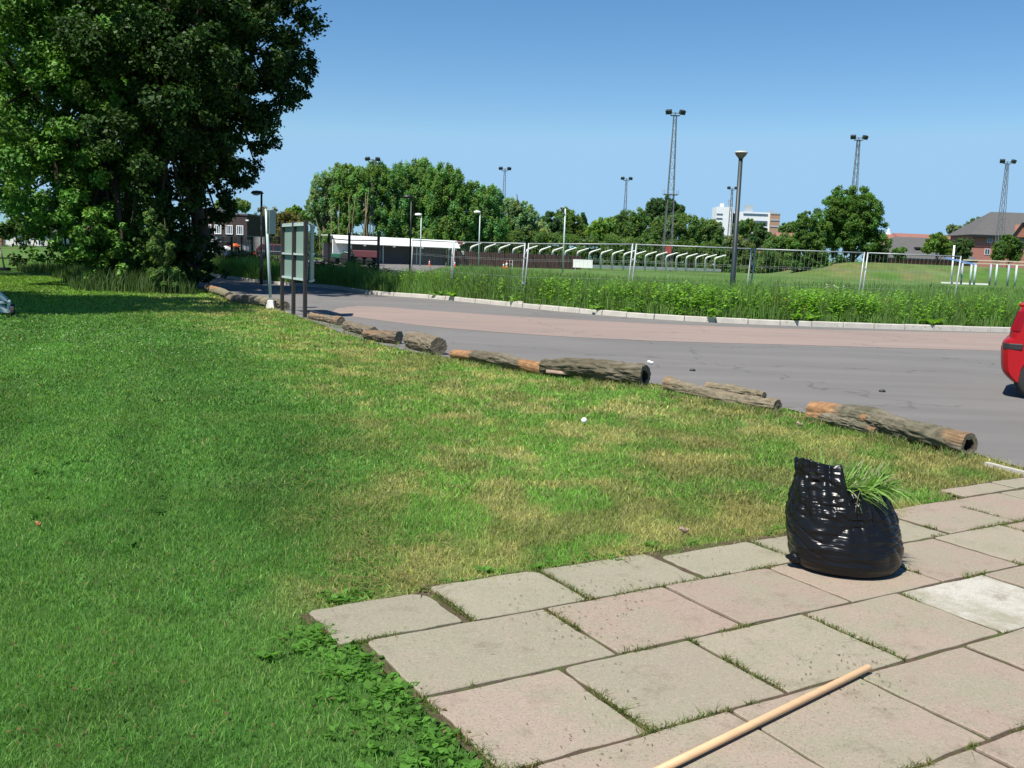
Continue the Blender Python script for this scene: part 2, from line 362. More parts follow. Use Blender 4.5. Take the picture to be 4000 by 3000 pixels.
near_px = [(700, 1112), (780, 1128), (900, 1170), (1060, 1206), (1200, 1248), (1340, 1302), (1580, 1368), (1750, 1396), (2130, 1440), (2560, 1500), (3050, 1592), (3450, 1688), (3800, 1770), (4000, 1828)]
near_edge = [Vector((-22, 60, 0)), Vector((-17.5, 49, 0))] + [g(*p) for p in near_px] + [Vector((5.6, 5.2, 0)), Vector((6.5, 2.6, 0)), Vector((7.2, 0, 0))]
far_px = [(1300, 1128), (1430, 1148), (1740, 1172), (2250, 1222), (2700, 1255), (3300, 1280), (3930, 1298)]
far_edge = [Vector((-34, 84, 0)), Vector((-24, 66, 0)), Vector((-17, 54.5, 0)), Vector((-12, 46.5, 0))] + [g(*p) for p in far_px] + [Vector((21, 30.5, 0)), Vector((34, 35, 0)), Vector((60, 44, 0))]
near_s = [Vector((p.x, p.y)) for p in spline(near_edge, 6)]; far_s = [Vector((p.x, p.y)) for p in spline(far_edge, 8)]
road = near_s + [Vector((60, -5))] + list(reversed(far_s)) + [Vector((-45, 92)), Vector((-35, 80))]
sheet('road', road, 0.0, 'asphalt')
up_px = [(1292, 1222), (1330, 1203), (1450, 1197), (1800, 1222), (2500, 1262), (3200, 1288), (3900, 1302), (4300, 1310)]
lo_px = [(4300, 1385), (3930, 1372), (3070, 1347), (2500, 1330), (2000, 1302), (1630, 1270), (1400, 1240), (1320, 1232)]
def ragged(px):
    pts = spline([g(*p) for p in px], 40); out = []
    for i, p in enumerate(pts):
        j = 0.10 * (fbm(np.array([p.x * 1.3]), np.array([p.y * 1.3]), seed=12)[0] - 0.5) + 0.05 * (random.random() - 0.5); out.append((p.x, p.y + j))
    return out
sheet('pink_road_strip', ragged(up_px) + ragged(lo_px), 0.004, 'redtarmac')

fx = np.array([p.x for p in far_s]); fy = np.array([p.y for p in far_s]); _o = np.argsort(fx); fx, fy = fx[_o], fy[_o]
def kerbY(x): return np.interp(x, fx, fy)
def terrain(x, y):
    A = np.interp(y, [26, 28, 32, 50, 78, 400], [0.10, 0.12, 0.22, 0.46, 0.82, 0.9])
    k = np.maximum(np.asarray(y) - kerbY(x), 0)
    z = np.minimum(A, 0.10 + 0.045 * k)
    bank = sstep(93, 103, y) * (1 - sstep(112, 124, y)) * sstep(26, 36, np.asarray(x) - (np.asarray(y) - 95) * 0.1)
    return z + 1.75 * bank + 0.05 * (vnoise(np.asarray(x) * 0.25, np.asarray(y) * 0.25, seed=3) - 0.5) * sstep(0.5, 3, k)
def field_col(x, y):
    n = fbm(x * 0.12, y * 0.12, seed=5); n2 = fbm(x * 1.1, y * 0.5, seed=8)
    gcol = np.array([0.075, 0.14, 0.035]); dry = np.array([0.155, 0.135, 0.06]); lush = np.array([0.055, 0.12, 0.02])
    t = sstep(0.35, 0.65, n)[..., None]; col = lush * (1 - t) + gcol * t
    onbank = sstep(92, 96, y) * sstep(24, 34, x)
    d = np.clip(sstep(0.52, 0.66, n2) * 0.35 + onbank * sstep(0.35, 0.6, fbm(x * 0.25, y * 0.15, seed=21)) * 0.38, 0, 1)[..., None]
    return col * (1 - d) + dry * d
def field_sheet():
    xs = np.concatenate([np.arange(-60, 45, 0.8), np.arange(45, 130, 3)]); ts = np.concatenate([np.linspace(0, 6, 14), np.linspace(6.6, 40, 55), np.linspace(41, 130, 70)])
    gx, gt = np.meshgrid(xs, ts); gy = kerbY(gx) + 0.14 + gt
    gz = terrain(gx, gy); gz[0] = 0.095
    V = np.stack([gx, gy, gz], -1).reshape(-1, 3); nx = len(xs); nt_ = len(ts)
    i = (np.arange(nt_ - 1)[:, None] * nx + np.arange(nx - 1)[None, :]).ravel()
    F = np.stack([i, i + 1, i + nx + 1, i + nx], 1)
    tag(npmesh('playing_field', V, F, 'field', field_col(V[:, 0], V[:, 1]), smooth=True), kind='structure')
field_sheet()
# car park strip beyond the fence
def car_park():
    xs = np.linspace(-34, -5.6, 40); V = []; F = []
    for i, x in enumerate(xs):
        y0, y1 = np.interp(x, [-34, -16, -5.6], [88, 60, 56]), np.interp(x, [-34, -18, -5.6], [112, 88, 82.5])
        for k in range(12):
            y = y0 + (y1 - y0) * k / 11; V.append((x, y, float(terrain(x, y)) + 0.02))
    for i in range(39):
        for k in range(11): a = i * 12 + k; F.append((a, a + 12, a + 13, a + 1))
    tag(npmesh('car_park', V, F, 'asphalt'), kind='structure')
car_park()
# kerb stones along the far edge of the road
def kerb():
    m = MB(); acc = 0; L = 0.92; path = far_s; cum = [0]
    for a, b in zip(path, path[1:]): cum.append(cum[-1] + (b - a).length)
    def at(s):
        for i in range(len(path) - 1):
            if cum[i + 1] >= s: t = (s - cum[i]) / (cum[i + 1] - cum[i]); return path[i].lerp(path[i + 1], t)
        return path[-1]
    s = 8
    while s < cum[-1] - 8:
        a, b = at(s + 0.012), at(s + L - 0.012); d = (b - a).normalized(); n = Vector((-d.y, d.x))
        jz = random.uniform(-0.008, 0.008); h = 0.15 + jz; o = random.uniform(-0.012, 0.012)
        pts = [(-0.02 + o, 0.0), (0.0 + o, h - 0.02), (0.02 + o, h), (0.14, h), (0.14, 0.0)]
        m.prism([(a.x + n.x * q, a.y + n.y * q, z) for q, z in pts], (b.x - a.x, b.y - a.y, 0)); s += L
    tag(m.build('kerb', 'concrete'), kind='structure')
kerb()

# lawn: one sheet just below road level, coloured by where it was mown
bnd_px = [(560, 1150), (640, 1190), (820, 1262), (1010, 1345), (1180, 1430), (1330, 1560), (1440, 1700), (1490, 1850), (1430, 2020), (1240, 2190), (1000, 2330), (700, 2440)]
bnd = np.array([[g(*p).x, g(*p).y] for p in bnd_px])
def strip_mask(x, y):
    """1 inside the freshly cut strip of long grass beside the road"""
    x = np.asarray(x, float); y = np.asarray(y, float)
    bx = np.interp(y, bnd[::-1, 1], bnd[::-1, 0])
    j = (fbm(x * 0.7, y * 0.7, seed=31) - 0.5) * (0.5 + 0.07 * y)
    soft = 0.35 + 0.06 * y
    return sstep(-soft, soft, x - bx + j) * sstep(4.0, 5.0, y + (x + 1) * 0.3)
def lawn_col(x, y, rnd=None):
    x = np.asarray(x, float); y = np.asarray(y, float)
    s = strip_mask(x, y)[..., None]
    n1 = fbm(x * 0.55, y * 0.4, seed=41)[..., None]; n2 = fbm(x * 2.6 + 0.6 * y, y * 2.3 - 0.5 * x, seed=47, o=4); n3 = fbm(x * 0.25, y * 0.2, seed=52)[..., None]
    dark = np.array([0.060, 0.148, 0.032]) * (0.75 + 0.55 * n1) ; mid = np.array([0.102, 0.205, 0.042])
    far = sstep(18, 30, y)[..., None]
    a = dark * (1 - far) + np.array([0.082, 0.165, 0.026]) * far
    stripes = (0.9 + 0.2 * sstep(0.4, 0.6, fbm(x * 1.3 + y * 0.5, y * 0.12, seed=77)))[..., None]
    a = a * stripes
    b = mid * (0.65 + 0.75 * n1)
    straw = np.array([0.27, 0.265, 0.115]); brown = np.array([0.17, 0.15, 0.07])
    edge = sstep(2.2, 0.2, y - np.interp(x, [p.x for p in near_s][::-1], [p.y for p in near_s][::-1]) * 0 - 99) if False else 0
    thr = 0.60 - 0.03 * sstep(5, 14, y)
    d1 = sstep(thr - 0.10, thr + 0.12, n2)[..., None] * (0.82 * s + 0.05 * (1 - s))
    d2 = sstep(0.54, 0.62, fbm(x * 2.3 + 9, y * 1.7, seed=61))[..., None] * (0.75 * s + 0.05 * (1 - s))
    # the tip between logs and paving is drier, cut hay lying on it
    tip = (sstep(0.8, 2.2, x) * sstep(11, 7.5, y) * s[..., 0])[..., None]
    c = a * (1 - s) + b * s
    c = c * (1 - d2 * 0.75) + brown * d2 * 0.75
    c = c * (1 - d1) + straw * d1
    hay = sstep(0.35, 0.6, fbm(x * 2.1, y * 2.0, seed=83))[..., None] * tip * 0.85
    tuft = sstep(0.6, 0.72, fbm(x * 5.5, y * 5.0, seed=95))[..., None]; c = c * (1 - 0.2 * tuft)
    return c * (1 - hay) + np.array([0.16, 0.155, 0.062]) * hay
def lawn():
    def grid(name, xs, ys, z):
        gx, gy = np.meshgrid(xs, ys); V = np.stack([gx, gy, np.full_like(gx, z)], -1).reshape(-1, 3); nx, ny = len(xs), len(ys)
        i = (np.arange(ny - 1)[:, None] * nx + np.arange(nx - 1)[None, :]).ravel()
        tag(npmesh(name, V, np.stack([i, i + 1, i + nx + 1, i + nx], 1), 'lawn', lawn_col(V[:, 0], V[:, 1]) * 0.8), kind='structure')
    grid('lawn', np.concatenate([np.arange(-120, -30, 4), np.arange(-30, -8, 0.5), np.arange(-8, 7.01, 0.1)]), np.concatenate([np.arange(-6, 2, 0.5), np.arange(2, 12, 0.08), np.arange(12, 40, 0.3), np.arange(40, 170, 3)]), -0.012)
lawn()

# ------------------------------------------------------------------ paving: slabs 0.60 x 0.70 m in courses, laid askew to the road
TH = R(30.84); ua = Vector((math.cos(TH), math.sin(TH))); va = Vector((-math.sin(TH), math.cos(TH)))
def uv(u, v, z=0.0): q = ua * u + va * v; return Vector((q.x, q.y, z))
SLABS = []
def course(v0, v1, us, u_end=9.5, w_=0.70):
    us = list(us)
    while us[-1] < u_end: us.append(us[-1] + w_ + random.uniform(-0.01, 0.01))
    for a, b in zip(us, us[1:]): SLABS.append((a, b, v0, v1))
for k in range(0, 7): course(1.29 - 0.6 * k, 1.89 - 0.6 * k, [1.66 if k == 0 else 1.45 + 0.35 * (k % 2)], 8.5)
course(1.89, 2.49, [1.62, 2.48, 3.18, 3.89])
course(2.49, 3.085, [1.50, 2.115, 2.80, 3.51, 4.205, 4.93])
course(3.085, 3.68, [1.50, 2.42, 3.145, 3.88, 4.60, 5.32])
course(3.68, 4.12, [1.39, 2.00], 2.0); course(3.68, 4.18, [2.04, 2.69, 3.43], 3.4); course(3.68, 4.10, [3.45, 4.15, 4.86, 5.5], 5.5)
course(3.68, 4.26, [5.52, 6.22], 9.5); course(4.28, 4.52, [6.55, 7.2], 9.5)
def pavement():
    V = []; F = []; cols = []; nb = 24
    rr = random.Random(5)
    for (a, b, v0, v1) in SLABS:
        gap = 0.011; w2, h2 = (b - a) / 2 - gap, (v1 - v0) / 2 - gap; cu, cv = (a + b) / 2, (v0 + v1) / 2
        base = rr.choice([(0.292, 0.230, 0.182), (0.285, 0.228, 0.18), (0.265, 0.232, 0.174), (0.282, 0.218, 0.172)])
        k = rr.uniform(0.92, 1.08); base = tuple(x * k for x in base)
        if v1 > 4.0 and a < 5.5: base = tuple(x * k for x in (0.258, 0.238, 0.175))
        if abs(cu - 4.6) < 0.36 and 2.5 < cv < 3.05: base = (0.43, 0.41, 0.36)
        top = 0.0135 + rr.uniform(-0.003, 0.003); tx, ty = rr.uniform(-0.008, 0.008), rr.uniform(-0.008, 0.008)
        pts = []
        crn = [rr.uniform(0.003, 0.012) if rr.random() < 0.85 else rr.uniform(0.02, 0.045) for _ in range(4)]
        if v1 > 4.0 and a < 3.5: crn[2] = rr.uniform(0.03, 0.10); crn[3] = rr.uniform(0.02, 0.05)
        for q, (sx, sy) in enumerate(((-1, -1), (1, -1), (1, 1), (-1, 1))):
            r = crn[q]; ox, oy = sx * (w2 - r), sy * (h2 - r); a0 = math.atan2(sy, sx) - math.pi / 4
            for i in range(6):
                t = a0 + math.pi / 2 * i / 5; pts.append([ox + r * math.cos(t), oy + r * math.sin(t)])
            # points along the side, slightly worn
            nx_, ny_ = ((1, -1), (1, 1), (-1, 1), (-1, -1))[q]; r2 = crn[(q + 1) % 4]
            ex, ey = nx_ * (w2 - (r2 if q in (0, 2) else 0)), ny_ * (h2 - (r2 if q in (1, 3) else 0))
            sx0, sy0 = pts[-1]
            for i in range(1, 6):
                t = i / 6; jx = rr.uniform(-0.006, 0.006)
                pts.append([sx0 + (ex - sx0) * t + (jx if q in (1, 3) else 0), sy0 + (ey - sy0) * t + (jx if q in (0, 2) else 0)])
        n = len(pts); n0 = len(V)
        for sc, z in ((1.0, -0.02), (1.0, top - 0.003), (1 - 0.004 / max(w2, h2), top)):
            for x, y in pts:
                p = uv(cu + x * sc, cv + y * sc); V.append((p.x, p.y, z + (tx * x + ty * y if z > 0 else 0))); cols.append(base)
        for L in (0, 1):
            for i in range(n): F.append((n0 + L * n + i, n0 + L * n + (i + 1) % n, n0 + (L + 1) * n + (i + 1) % n, n0 + (L + 1) * n + i))
        F.append(tuple(n0 + 2 * n + i for i in range(n)))
    me = bpy.data.meshes.new('pavement'); me.from_pydata(V, [], F); me.validate(); me.materials.append(M['slab'])
    at = me.color_attributes.new('col', 'FLOAT_COLOR', 'POINT'); cc = np.ones((len(V), 4), np.float32); cc[:, :3] = cols; at.data.foreach_set('color', cc.ravel())
    o = bpy.data.objects.new('pavement', me); COL.objects.link(o); o['kind'] = 'structure'
pavement()
sheet('pavement_bed', [uv(*p) for p in ((1.5, -4), (1.47, 3.66), (1.36, 3.66), (1.36, 4.1), (2.0, 4.16), (2.05, 4.22), (3.4, 4.2), (5.5, 4.12), (6.0, 4.28), (6.5, 4.3), (6.6, 4.54), (7.9, 4.56), (9.6, 4.6), (9.6, -4))], 0.005, 'soil')
# pavement edge kerb beside the road on the right
ek = MB()
for i in range(8):
    a = Vector((4.22, 8.35)).lerp(Vector((6.6, 2.6)), i / 8); b = Vector((4.22, 8.35)).lerp(Vector((6.6, 2.6)), (i + 0.98) / 8)
    ek.bar((a.x, a.y, 0.0), (b.x, b.y, 0.0), 0.05, 0.05)
tag(ek.build('pavement_edging', 'concrete'), kind='structure')
SLABPOLY = [uv(*p) for p in ((1.53, -4), (1.53, 3.66), (1.41, 3.72), (1.41, 4.06), (2.0, 4.08), (2.06, 4.14), (3.4, 4.13), (5.5, 4.07), (6.0, 4.27), (6.45, 4.3), (6.55, 4.53), (9.6, 4.6), (9.6, -4))]
def inpoly(x, y, poly):
    r = np.zeros(x.shape, bool); n = len(poly)
    for i in range(n):
        x0, y0, x1, y1 = poly[i][0], poly[i][1], poly[(i + 1) % n][0], poly[(i + 1) % n][1]
        if y0 == y1: continue
        c = ((y0 > y) != (y1 > y)) & (x < (x1 - x0) * (y - y0) / (y1 - y0) + x0); r ^= c
    return r

# ------------------------------------------------------------------ grass
def blades(name, x, y, z, h, wd, col, lean=0.45, bend=True, m='grassblade'):
    """one curved blade per position: 5 vertices, 1 quad + 1 triangle written as two quads"""
    n = len(x); a = RNG.uniform(0, 2 * np.pi, n); la = RNG.uniform(0, 2 * np.pi, n); ll = np.abs(RNG.normal(0, lean, n)) * h
    dx, dy = np.cos(a) * wd / 2, np.sin(a) * wd / 2; lx, ly = np.cos(la) * ll, np.sin(la) * ll
    base = np.stack([x, y, z], 1)
    def pt(k, f, hh): return base + np.stack([lx * f + dx * k, ly * f + dy * k, h * hh], 1)
    V = np.stack([pt(-1, 0, 0), pt(1, 0, 0), pt(0.75, 0.35, 0.6), pt(-0.75, 0.35, 0.6), pt(0.1, 1.0, 0.97), pt(-0.1, 1.0, 0.97)], 1).reshape(-1, 3)
    i = np.arange(n) * 6
    F = np.concatenate([np.stack([i, i + 1, i + 2, i + 3], 1), np.stack([i + 3, i + 2, i + 4, i + 5], 1)])
    cc = np.repeat(col, 6, 0)
    return npmesh(name, V, F, m, cc)
def lawn_grass():
    X_, Y_, H_, W_ = [], [], [], []
    # bands by distance: (y0, y1, blades per m2, height, width)
    for y0, y1, dens, h, wd in ((2.4, 4.2, 14000, 0.026, 0.003), (4.2, 6.5, 8000, 0.027, 0.0042), (6.5, 10, 3200, 0.028, 0.0075), (10, 16, 1200, 0.03, 0.013), (16, 26, 420, 0.034, 0.024), (26, 46, 140, 0.04, 0.045)):
        xl, xr = -0.62 * y1 - 0.4, min(0.62 * y1 + 0.4, 6.5)
        n = int((xr - xl) * (y1 - y0) * dens); x = RNG.uniform(xl, xr, n); y = RNG.uniform(y0, y1, n)
        k = (x > -0.6 * y - 0.4) & (x < 0.6 * y + 0.4)
        x, y = x[k], y[k]
        rp = [(p.x + (fbm(np.array([p.x]), np.array([p.y]), seed=3)[0] - .5) * .2, p.y) for p in near_s] + [(60, -5), (60, 90), (-20, 90)]
        jx, jy = RNG.normal(0, 0.04, len(x)), RNG.normal(0, 0.04, len(x))
        keep = ~inpoly(x + jx, y + jy, rp) & ~inpoly(x + jx, y + jy, SLABPOLY)
        x, y = x[keep], y[keep]; X_.append(x); Y_.append(y); H_.append(np.full(len(x), h)); W_.append(np.full(len(x), wd))
    x, y, h, wd = map(np.concatenate, (X_, Y_, H_, W_)); n = len(x)
    s = strip_mask(x, y)
    h = h * RNG.uniform(0.5, 1.35, n) * (1 + 0.25 * s) * (0.7 + 0.6 * fbm(x * 1.5, y * 1.5, seed=91)); wd = wd * RNG.uniform(0.7, 1.3, n)
    col = lawn_col(x, y) * RNG.uniform(0.62, 1.4, (n, 1)) * np.array([1.72, 1.62, 1.5])
    dry = RNG.random(n) < (0.03 + 0.16 * s); col[dry] = np.array([0.30, 0.28, 0.13]) * RNG.uniform(0.6, 1.25, (dry.sum(), 1))
    lite = RNG.random(n) < 0.10; col[lite] = col[lite] * np.array([1.5, 1.4, 1.3])
    o = blades('lawn_grass', x, y, np.full(n, -0.012), h, wd, col, lean=0.8)
    tag(o, 'mown lawn grass, dark green on the left and patchy with straw by the road', 'grass', kind='stuff')
lawn_grass()
def log_grass():
    xs, ys = [], []
    for (x0, y0, x1, y1, k) in ((3150, 1648, 3800, 1806, 1500), (2575, 1546, 3060, 1628, 1100), (2100, 1478, 2530, 1520, 900), (1750, 1412, 2120, 1476, 700), (1575, 1376, 1720, 1398, 300), (1400, 1340, 1560, 1354, 300), (1330, 1300, 1460, 1334, 260), (1195, 1256, 1335, 1282, 260), (900, 1188, 1120, 1214, 320)):
        t = RNG.random(k); px = x0 + (x1 - x0) * t; py = y0 + (y1 - y0) * t + RNG.normal(-2, 5, k)
        for a, b in zip(px, py): q = g(a, b); xs.append(q.x); ys.append(q.y)
    x, y = np.array(xs), np.array(ys); n = len(x); kf = fbm(x * 4, y * 4, seed=66) > 0.42; x, y = x[kf], y[kf]; n = len(x)
    col = np.array([0.13, 0.22, 0.055]) * RNG.uniform(0.5, 1.4, (n, 1)); dry = RNG.random(n) < 0.45; col[dry] = np.array([0.33, 0.30, 0.15]) * RNG.uniform(0.6, 1.2, (dry.sum(), 1))
    tag(blades('log_edge_grass', x, y, np.full(n, -0.012), RNG.uniform(0.03, 0.10, n), np.full(n, 0.009), col, lean=0.7), 'longer uncut grass growing along the foot of the logs', 'grass', kind='stuff')
log_grass()
def tall_grass():
    xs, ys, hs, ws, cs = [], [], [], [], []
    def band(t0, t1, x0, x1, dens, h, wd):
        n = int((x1 - x0) * (t1 - t0) * dens); x = RNG.uniform(x0, x1, n); t = RNG.uniform(t0, t1, n); y = kerbY(x) + 0.16 + t
        k = np.abs(x) < 0.6 * y
        xs.append(x[k]); ys.append(y[k]); t = t[k]
        hh = h * (0.45 + 0.9 * fbm(x[k] * 0.8, y[k] * 0.5, seed=15)) * RNG.uniform(0.6, 1.3, k.sum()) * (0.45 + 0.55 * sstep(0, 0.7, t))
        hs.append(hh); ws.append(wd * RNG.uniform(0.6, 1.3, k.sum()))
    band(0, 3.4, -22, 21, 560, 0.88, 0.022); band(3.4, 9, -24, 26, 150, 0.75, 0.03); band(9, 26, -26, 36, 40, 0.5, 0.05)
    x, y, h, wd = map(np.concatenate, (xs, ys, hs, ws)); n = len(x)
    keep = ~((y > kerbY(x) + 2.6) & (x < -3.2 - 0.02 * (y - 40))); x, y, h, wd = x[keep], y[keep], h[keep], wd[keep]; n = len(x)
    nn = fbm(x * 0.6, y * 0.4, seed=19)[:, None]
    col = np.array([0.145, 0.265, 0.068]) * (0.6 + 0.8 * nn) * RNG.uniform(0.65, 1.4, (n, 1))
    pale = RNG.random(n) < 0.16; col[pale] = np.array([0.15, 0.19, 0.07]) * RNG.uniform(0.6, 1.2, (pale.sum(), 1))
    o = blades('verge_grass', x, y, terrain(x, y) - 0.02, h, wd, col, lean=0.35)
    tag(o, 'tall uncut grass on the verge behind the kerb and along the wire fence', 'long grass', kind='stuff')
tall_grass()
def rough_grass():
    n = 14000; px = RNG.uniform(60, 760, n); xs, ys, hs, cs = [], [], [], []
    Y = RNG.uniform(33, 62, n); Xp = (px - 2000) / FPX * Y
    m = fbm(Xp * 0.35, Y * 0.22, seed=101) + 0.35 * sstep(150, 420, px)
    k = (m > 0.66) & (Xp < np.interp(Y, [33, 40, 60], [-10.2, -13.2, -22.5])); Xp, Y = Xp[k], Y[k]; n = len(Xp)
    h = 0.75 * RNG.uniform(0.4, 1.2, n) * (0.5 + 0.5 * sstep(0.66, 0.8, m[k])); col = np.array([0.085, 0.14, 0.045]) * RNG.uniform(0.6, 1.3, (n, 1))
    o = blades('rough_grass', Xp, Y, np.full(n, -0.02), h, np.full(n, 0.04), col, lean=0.3)
    tag(o, 'clumps of tall rough grass at the feet of the dark trees', 'rough grass', kind='stuff')
rough_grass()
# far long grass in front of the white cottage
def far_grass():
    n = 5000; x = RNG.uniform(-95, -66, n); y = RNG.uniform(135, 150, n); h = 0.9 * RNG.uniform(0.5, 1.2, n)
    tag(blades('meadow_grass', x, y, np.full(n, -0.02), h, np.full(n, 0.14), np.array([0.15, 0.19, 0.09]) * RNG.uniform(0.6, 1.3, (n, 1)), lean=0.3), 'pale meadow grass far off below the white cottage', 'meadow grass', kind='stuff')
far_grass()

# ------------------------------------------------------------------ leaves
def leafcloud(cl, n, size, base, seed, flat=0.85, shell=0.55, upb=0.35, var=0.35, hue=0.15):
    """cl: list of (center, radius) clumps -> arrays of leaf quads spread through the clumps"""
    r = np.random.default_rng(seed)
    c = np.array([tuple(q[0]) for q in cl]); rad = np.array([q[1] for q in cl])
    wgt = rad ** 2; idx = r.choice(len(cl), n, p=wgt / wgt.sum())
    d = r.normal(size=(n, 3)); d /= np.linalg.norm(d, axis=1)[:, None]
    rr = rad[idx] * (shell + (1 - shell) * r.random(n)) * (1 + 0.25 * (r.random(n) ** 3))
    p = c[idx] + d * rr[:, None] * np.array([1, 1, flat])
    nrm = d * 0.7 + r.normal(size=(n, 3)) * 0.6 + np.array([0, 0, upb + 0.15]); nrm /= np.linalg.norm(nrm, axis=1)[:, None]
    t = np.cross(nrm, r.normal(size=(n, 3))); t /= np.linalg.norm(t, axis=1)[:, None] + 1e-9
    b = np.cross(nrm, t); s = (size * r.uniform(0.6, 1.35, n))[:, None]
    V = np.stack([p - t * s * 0.5, p + b * s * 0.34 - t * s * 0.05, p + t * s * 0.55 - nrm * s * 0.12, p - b * s * 0.34 - t * s * 0.05], 1).reshape(-1, 3)
    cv = 1 + (r.random(len(cl)) - 0.5) * var * 1.3; hv = (r.random(len(cl)) - 0.5) * hue
    k = cv[idx] * r.uniform(1 - var, 1 + var, n)
    col = np.array(base)[None, :] * k[:, None] * np.stack([1 + hv[idx] * 1.5, np.ones(n), 1 - hv[idx]], 1)
    F = np.arange(n * 4).reshape(-1, 4)
    return V, F, np.repeat(np.clip(col, 0.002, 1), 4, 0)
def clumps(blobs, per, rfrac, seed, inner=0.25):
    """small clumps scattered over the surface (and some inside) of large blobs (cx,cy,cz,rx,ry,rz)"""
    r = np.random.default_rng(seed); out = []
    for (cx, cy, cz, rx, ry, rz) in blobs:
        k = max(3, int(per))
        for i in range(k):
            d = r.normal(size=3); d /= np.linalg.norm(d); q = (0.86 + 0.2 * r.random()) if r.random() > inner else r.random() * 0.8
            rad = rfrac * (rx + rz) / 2 * r.uniform(0.6, 1.3)
            out.append((Vector((cx + d[0] * rx * q, cy + d[1] * ry * q, max(cz + d[2] * rz * q, 0.25 + rad * 0.5))), rad))
    return out
def trunk_mesh(base, top, r0, limbs, seed, r1=None, wob=0.03):
    rr = random.Random(seed); m = MB(); base, top = Vector(base), Vector(top); n = 9; L = (top - base).length
    pts = [base.lerp(top, i / (n - 1)) + Vector((rr.uniform(-1, 1), rr.uniform(-1, 1), 0)) * wob * L * (0 if i == 0 else 1) for i in range(n)]
    pts[0].z -= 0.1
    m.tube(pts, [r0 * (1.35 if i == 0 else 1) * (1 - 0.8 * i / (n - 1)) if r1 is None else r0 + (r1 - r0) * i / (n - 1) for i in range(n)], 9)
    for (f, tip, r) in limbs:
        k = f * (n - 1); i = min(int(k), n - 2); s = pts[i].lerp(pts[i + 1], k - i); tip = Vector(tip)
        mid = s.lerp(tip, 0.5) + Vector((rr.uniform(-1, 1), rr.uniform(-1, 1), rr.uniform(0.2, 1))) * (tip - s).length * 0.1
        m.tube([s, s.lerp(mid, 0.5) , mid, mid.lerp(tip, 0.5), tip], [r, r * 0.8, r * 0.6, r * 0.4, r * 0.15], 6)
    return m
def tree(name, label, base, blobs, n, leaf, col, seed, per=22, rfrac=0.3, trunk=None, group=None, tm='trunk', lm='leaf', cat='tree', shell=0.5, limbs=8, r0=0.2, inner=0.25, flat=0.85, var=0.35, hue=0.15):
    o = empty(name, base, label, cat, group)
    cl = clumps(blobs, per, rfrac, seed, inner)
    V, F, cc = leafcloud(cl, n, leaf, col, seed + 1, shell=shell, flat=flat, var=var, hue=hue)
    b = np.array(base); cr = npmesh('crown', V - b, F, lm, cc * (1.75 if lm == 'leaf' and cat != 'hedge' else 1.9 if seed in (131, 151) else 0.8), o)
    rr = random.Random(seed)
    zc = max(bl[2] for bl in blobs); xc = sum(bl[0] for bl in blobs) / len(blobs); yc = sum(bl[1] for bl in blobs) / len(blobs)
    top = Vector(trunk) if trunk else Vector((base[0] * 0.5 + xc * 0.5, base[1] * 0.5 + yc * 0.5, zc))
    lb = []
    for i in range(limbs):
        q = rr.choice(cl); lb.append((rr.uniform(0.2, 0.85), Vector(q[0]) - Vector(base), r0 * 0.45))
    tr = trunk_mesh((0, 0, 0), top - Vector(base), r0, lb, seed).build('trunk', tm, o, smooth=True)
    return o
def pxblobs(lst, Y, depth=None):
    out = []
    for (px, py, r) in lst:
        p = P(px, py, Y); rr = r / FPX * Y; out.append((p.x, p.y, p.z, rr, depth or rr, rr))
    return out

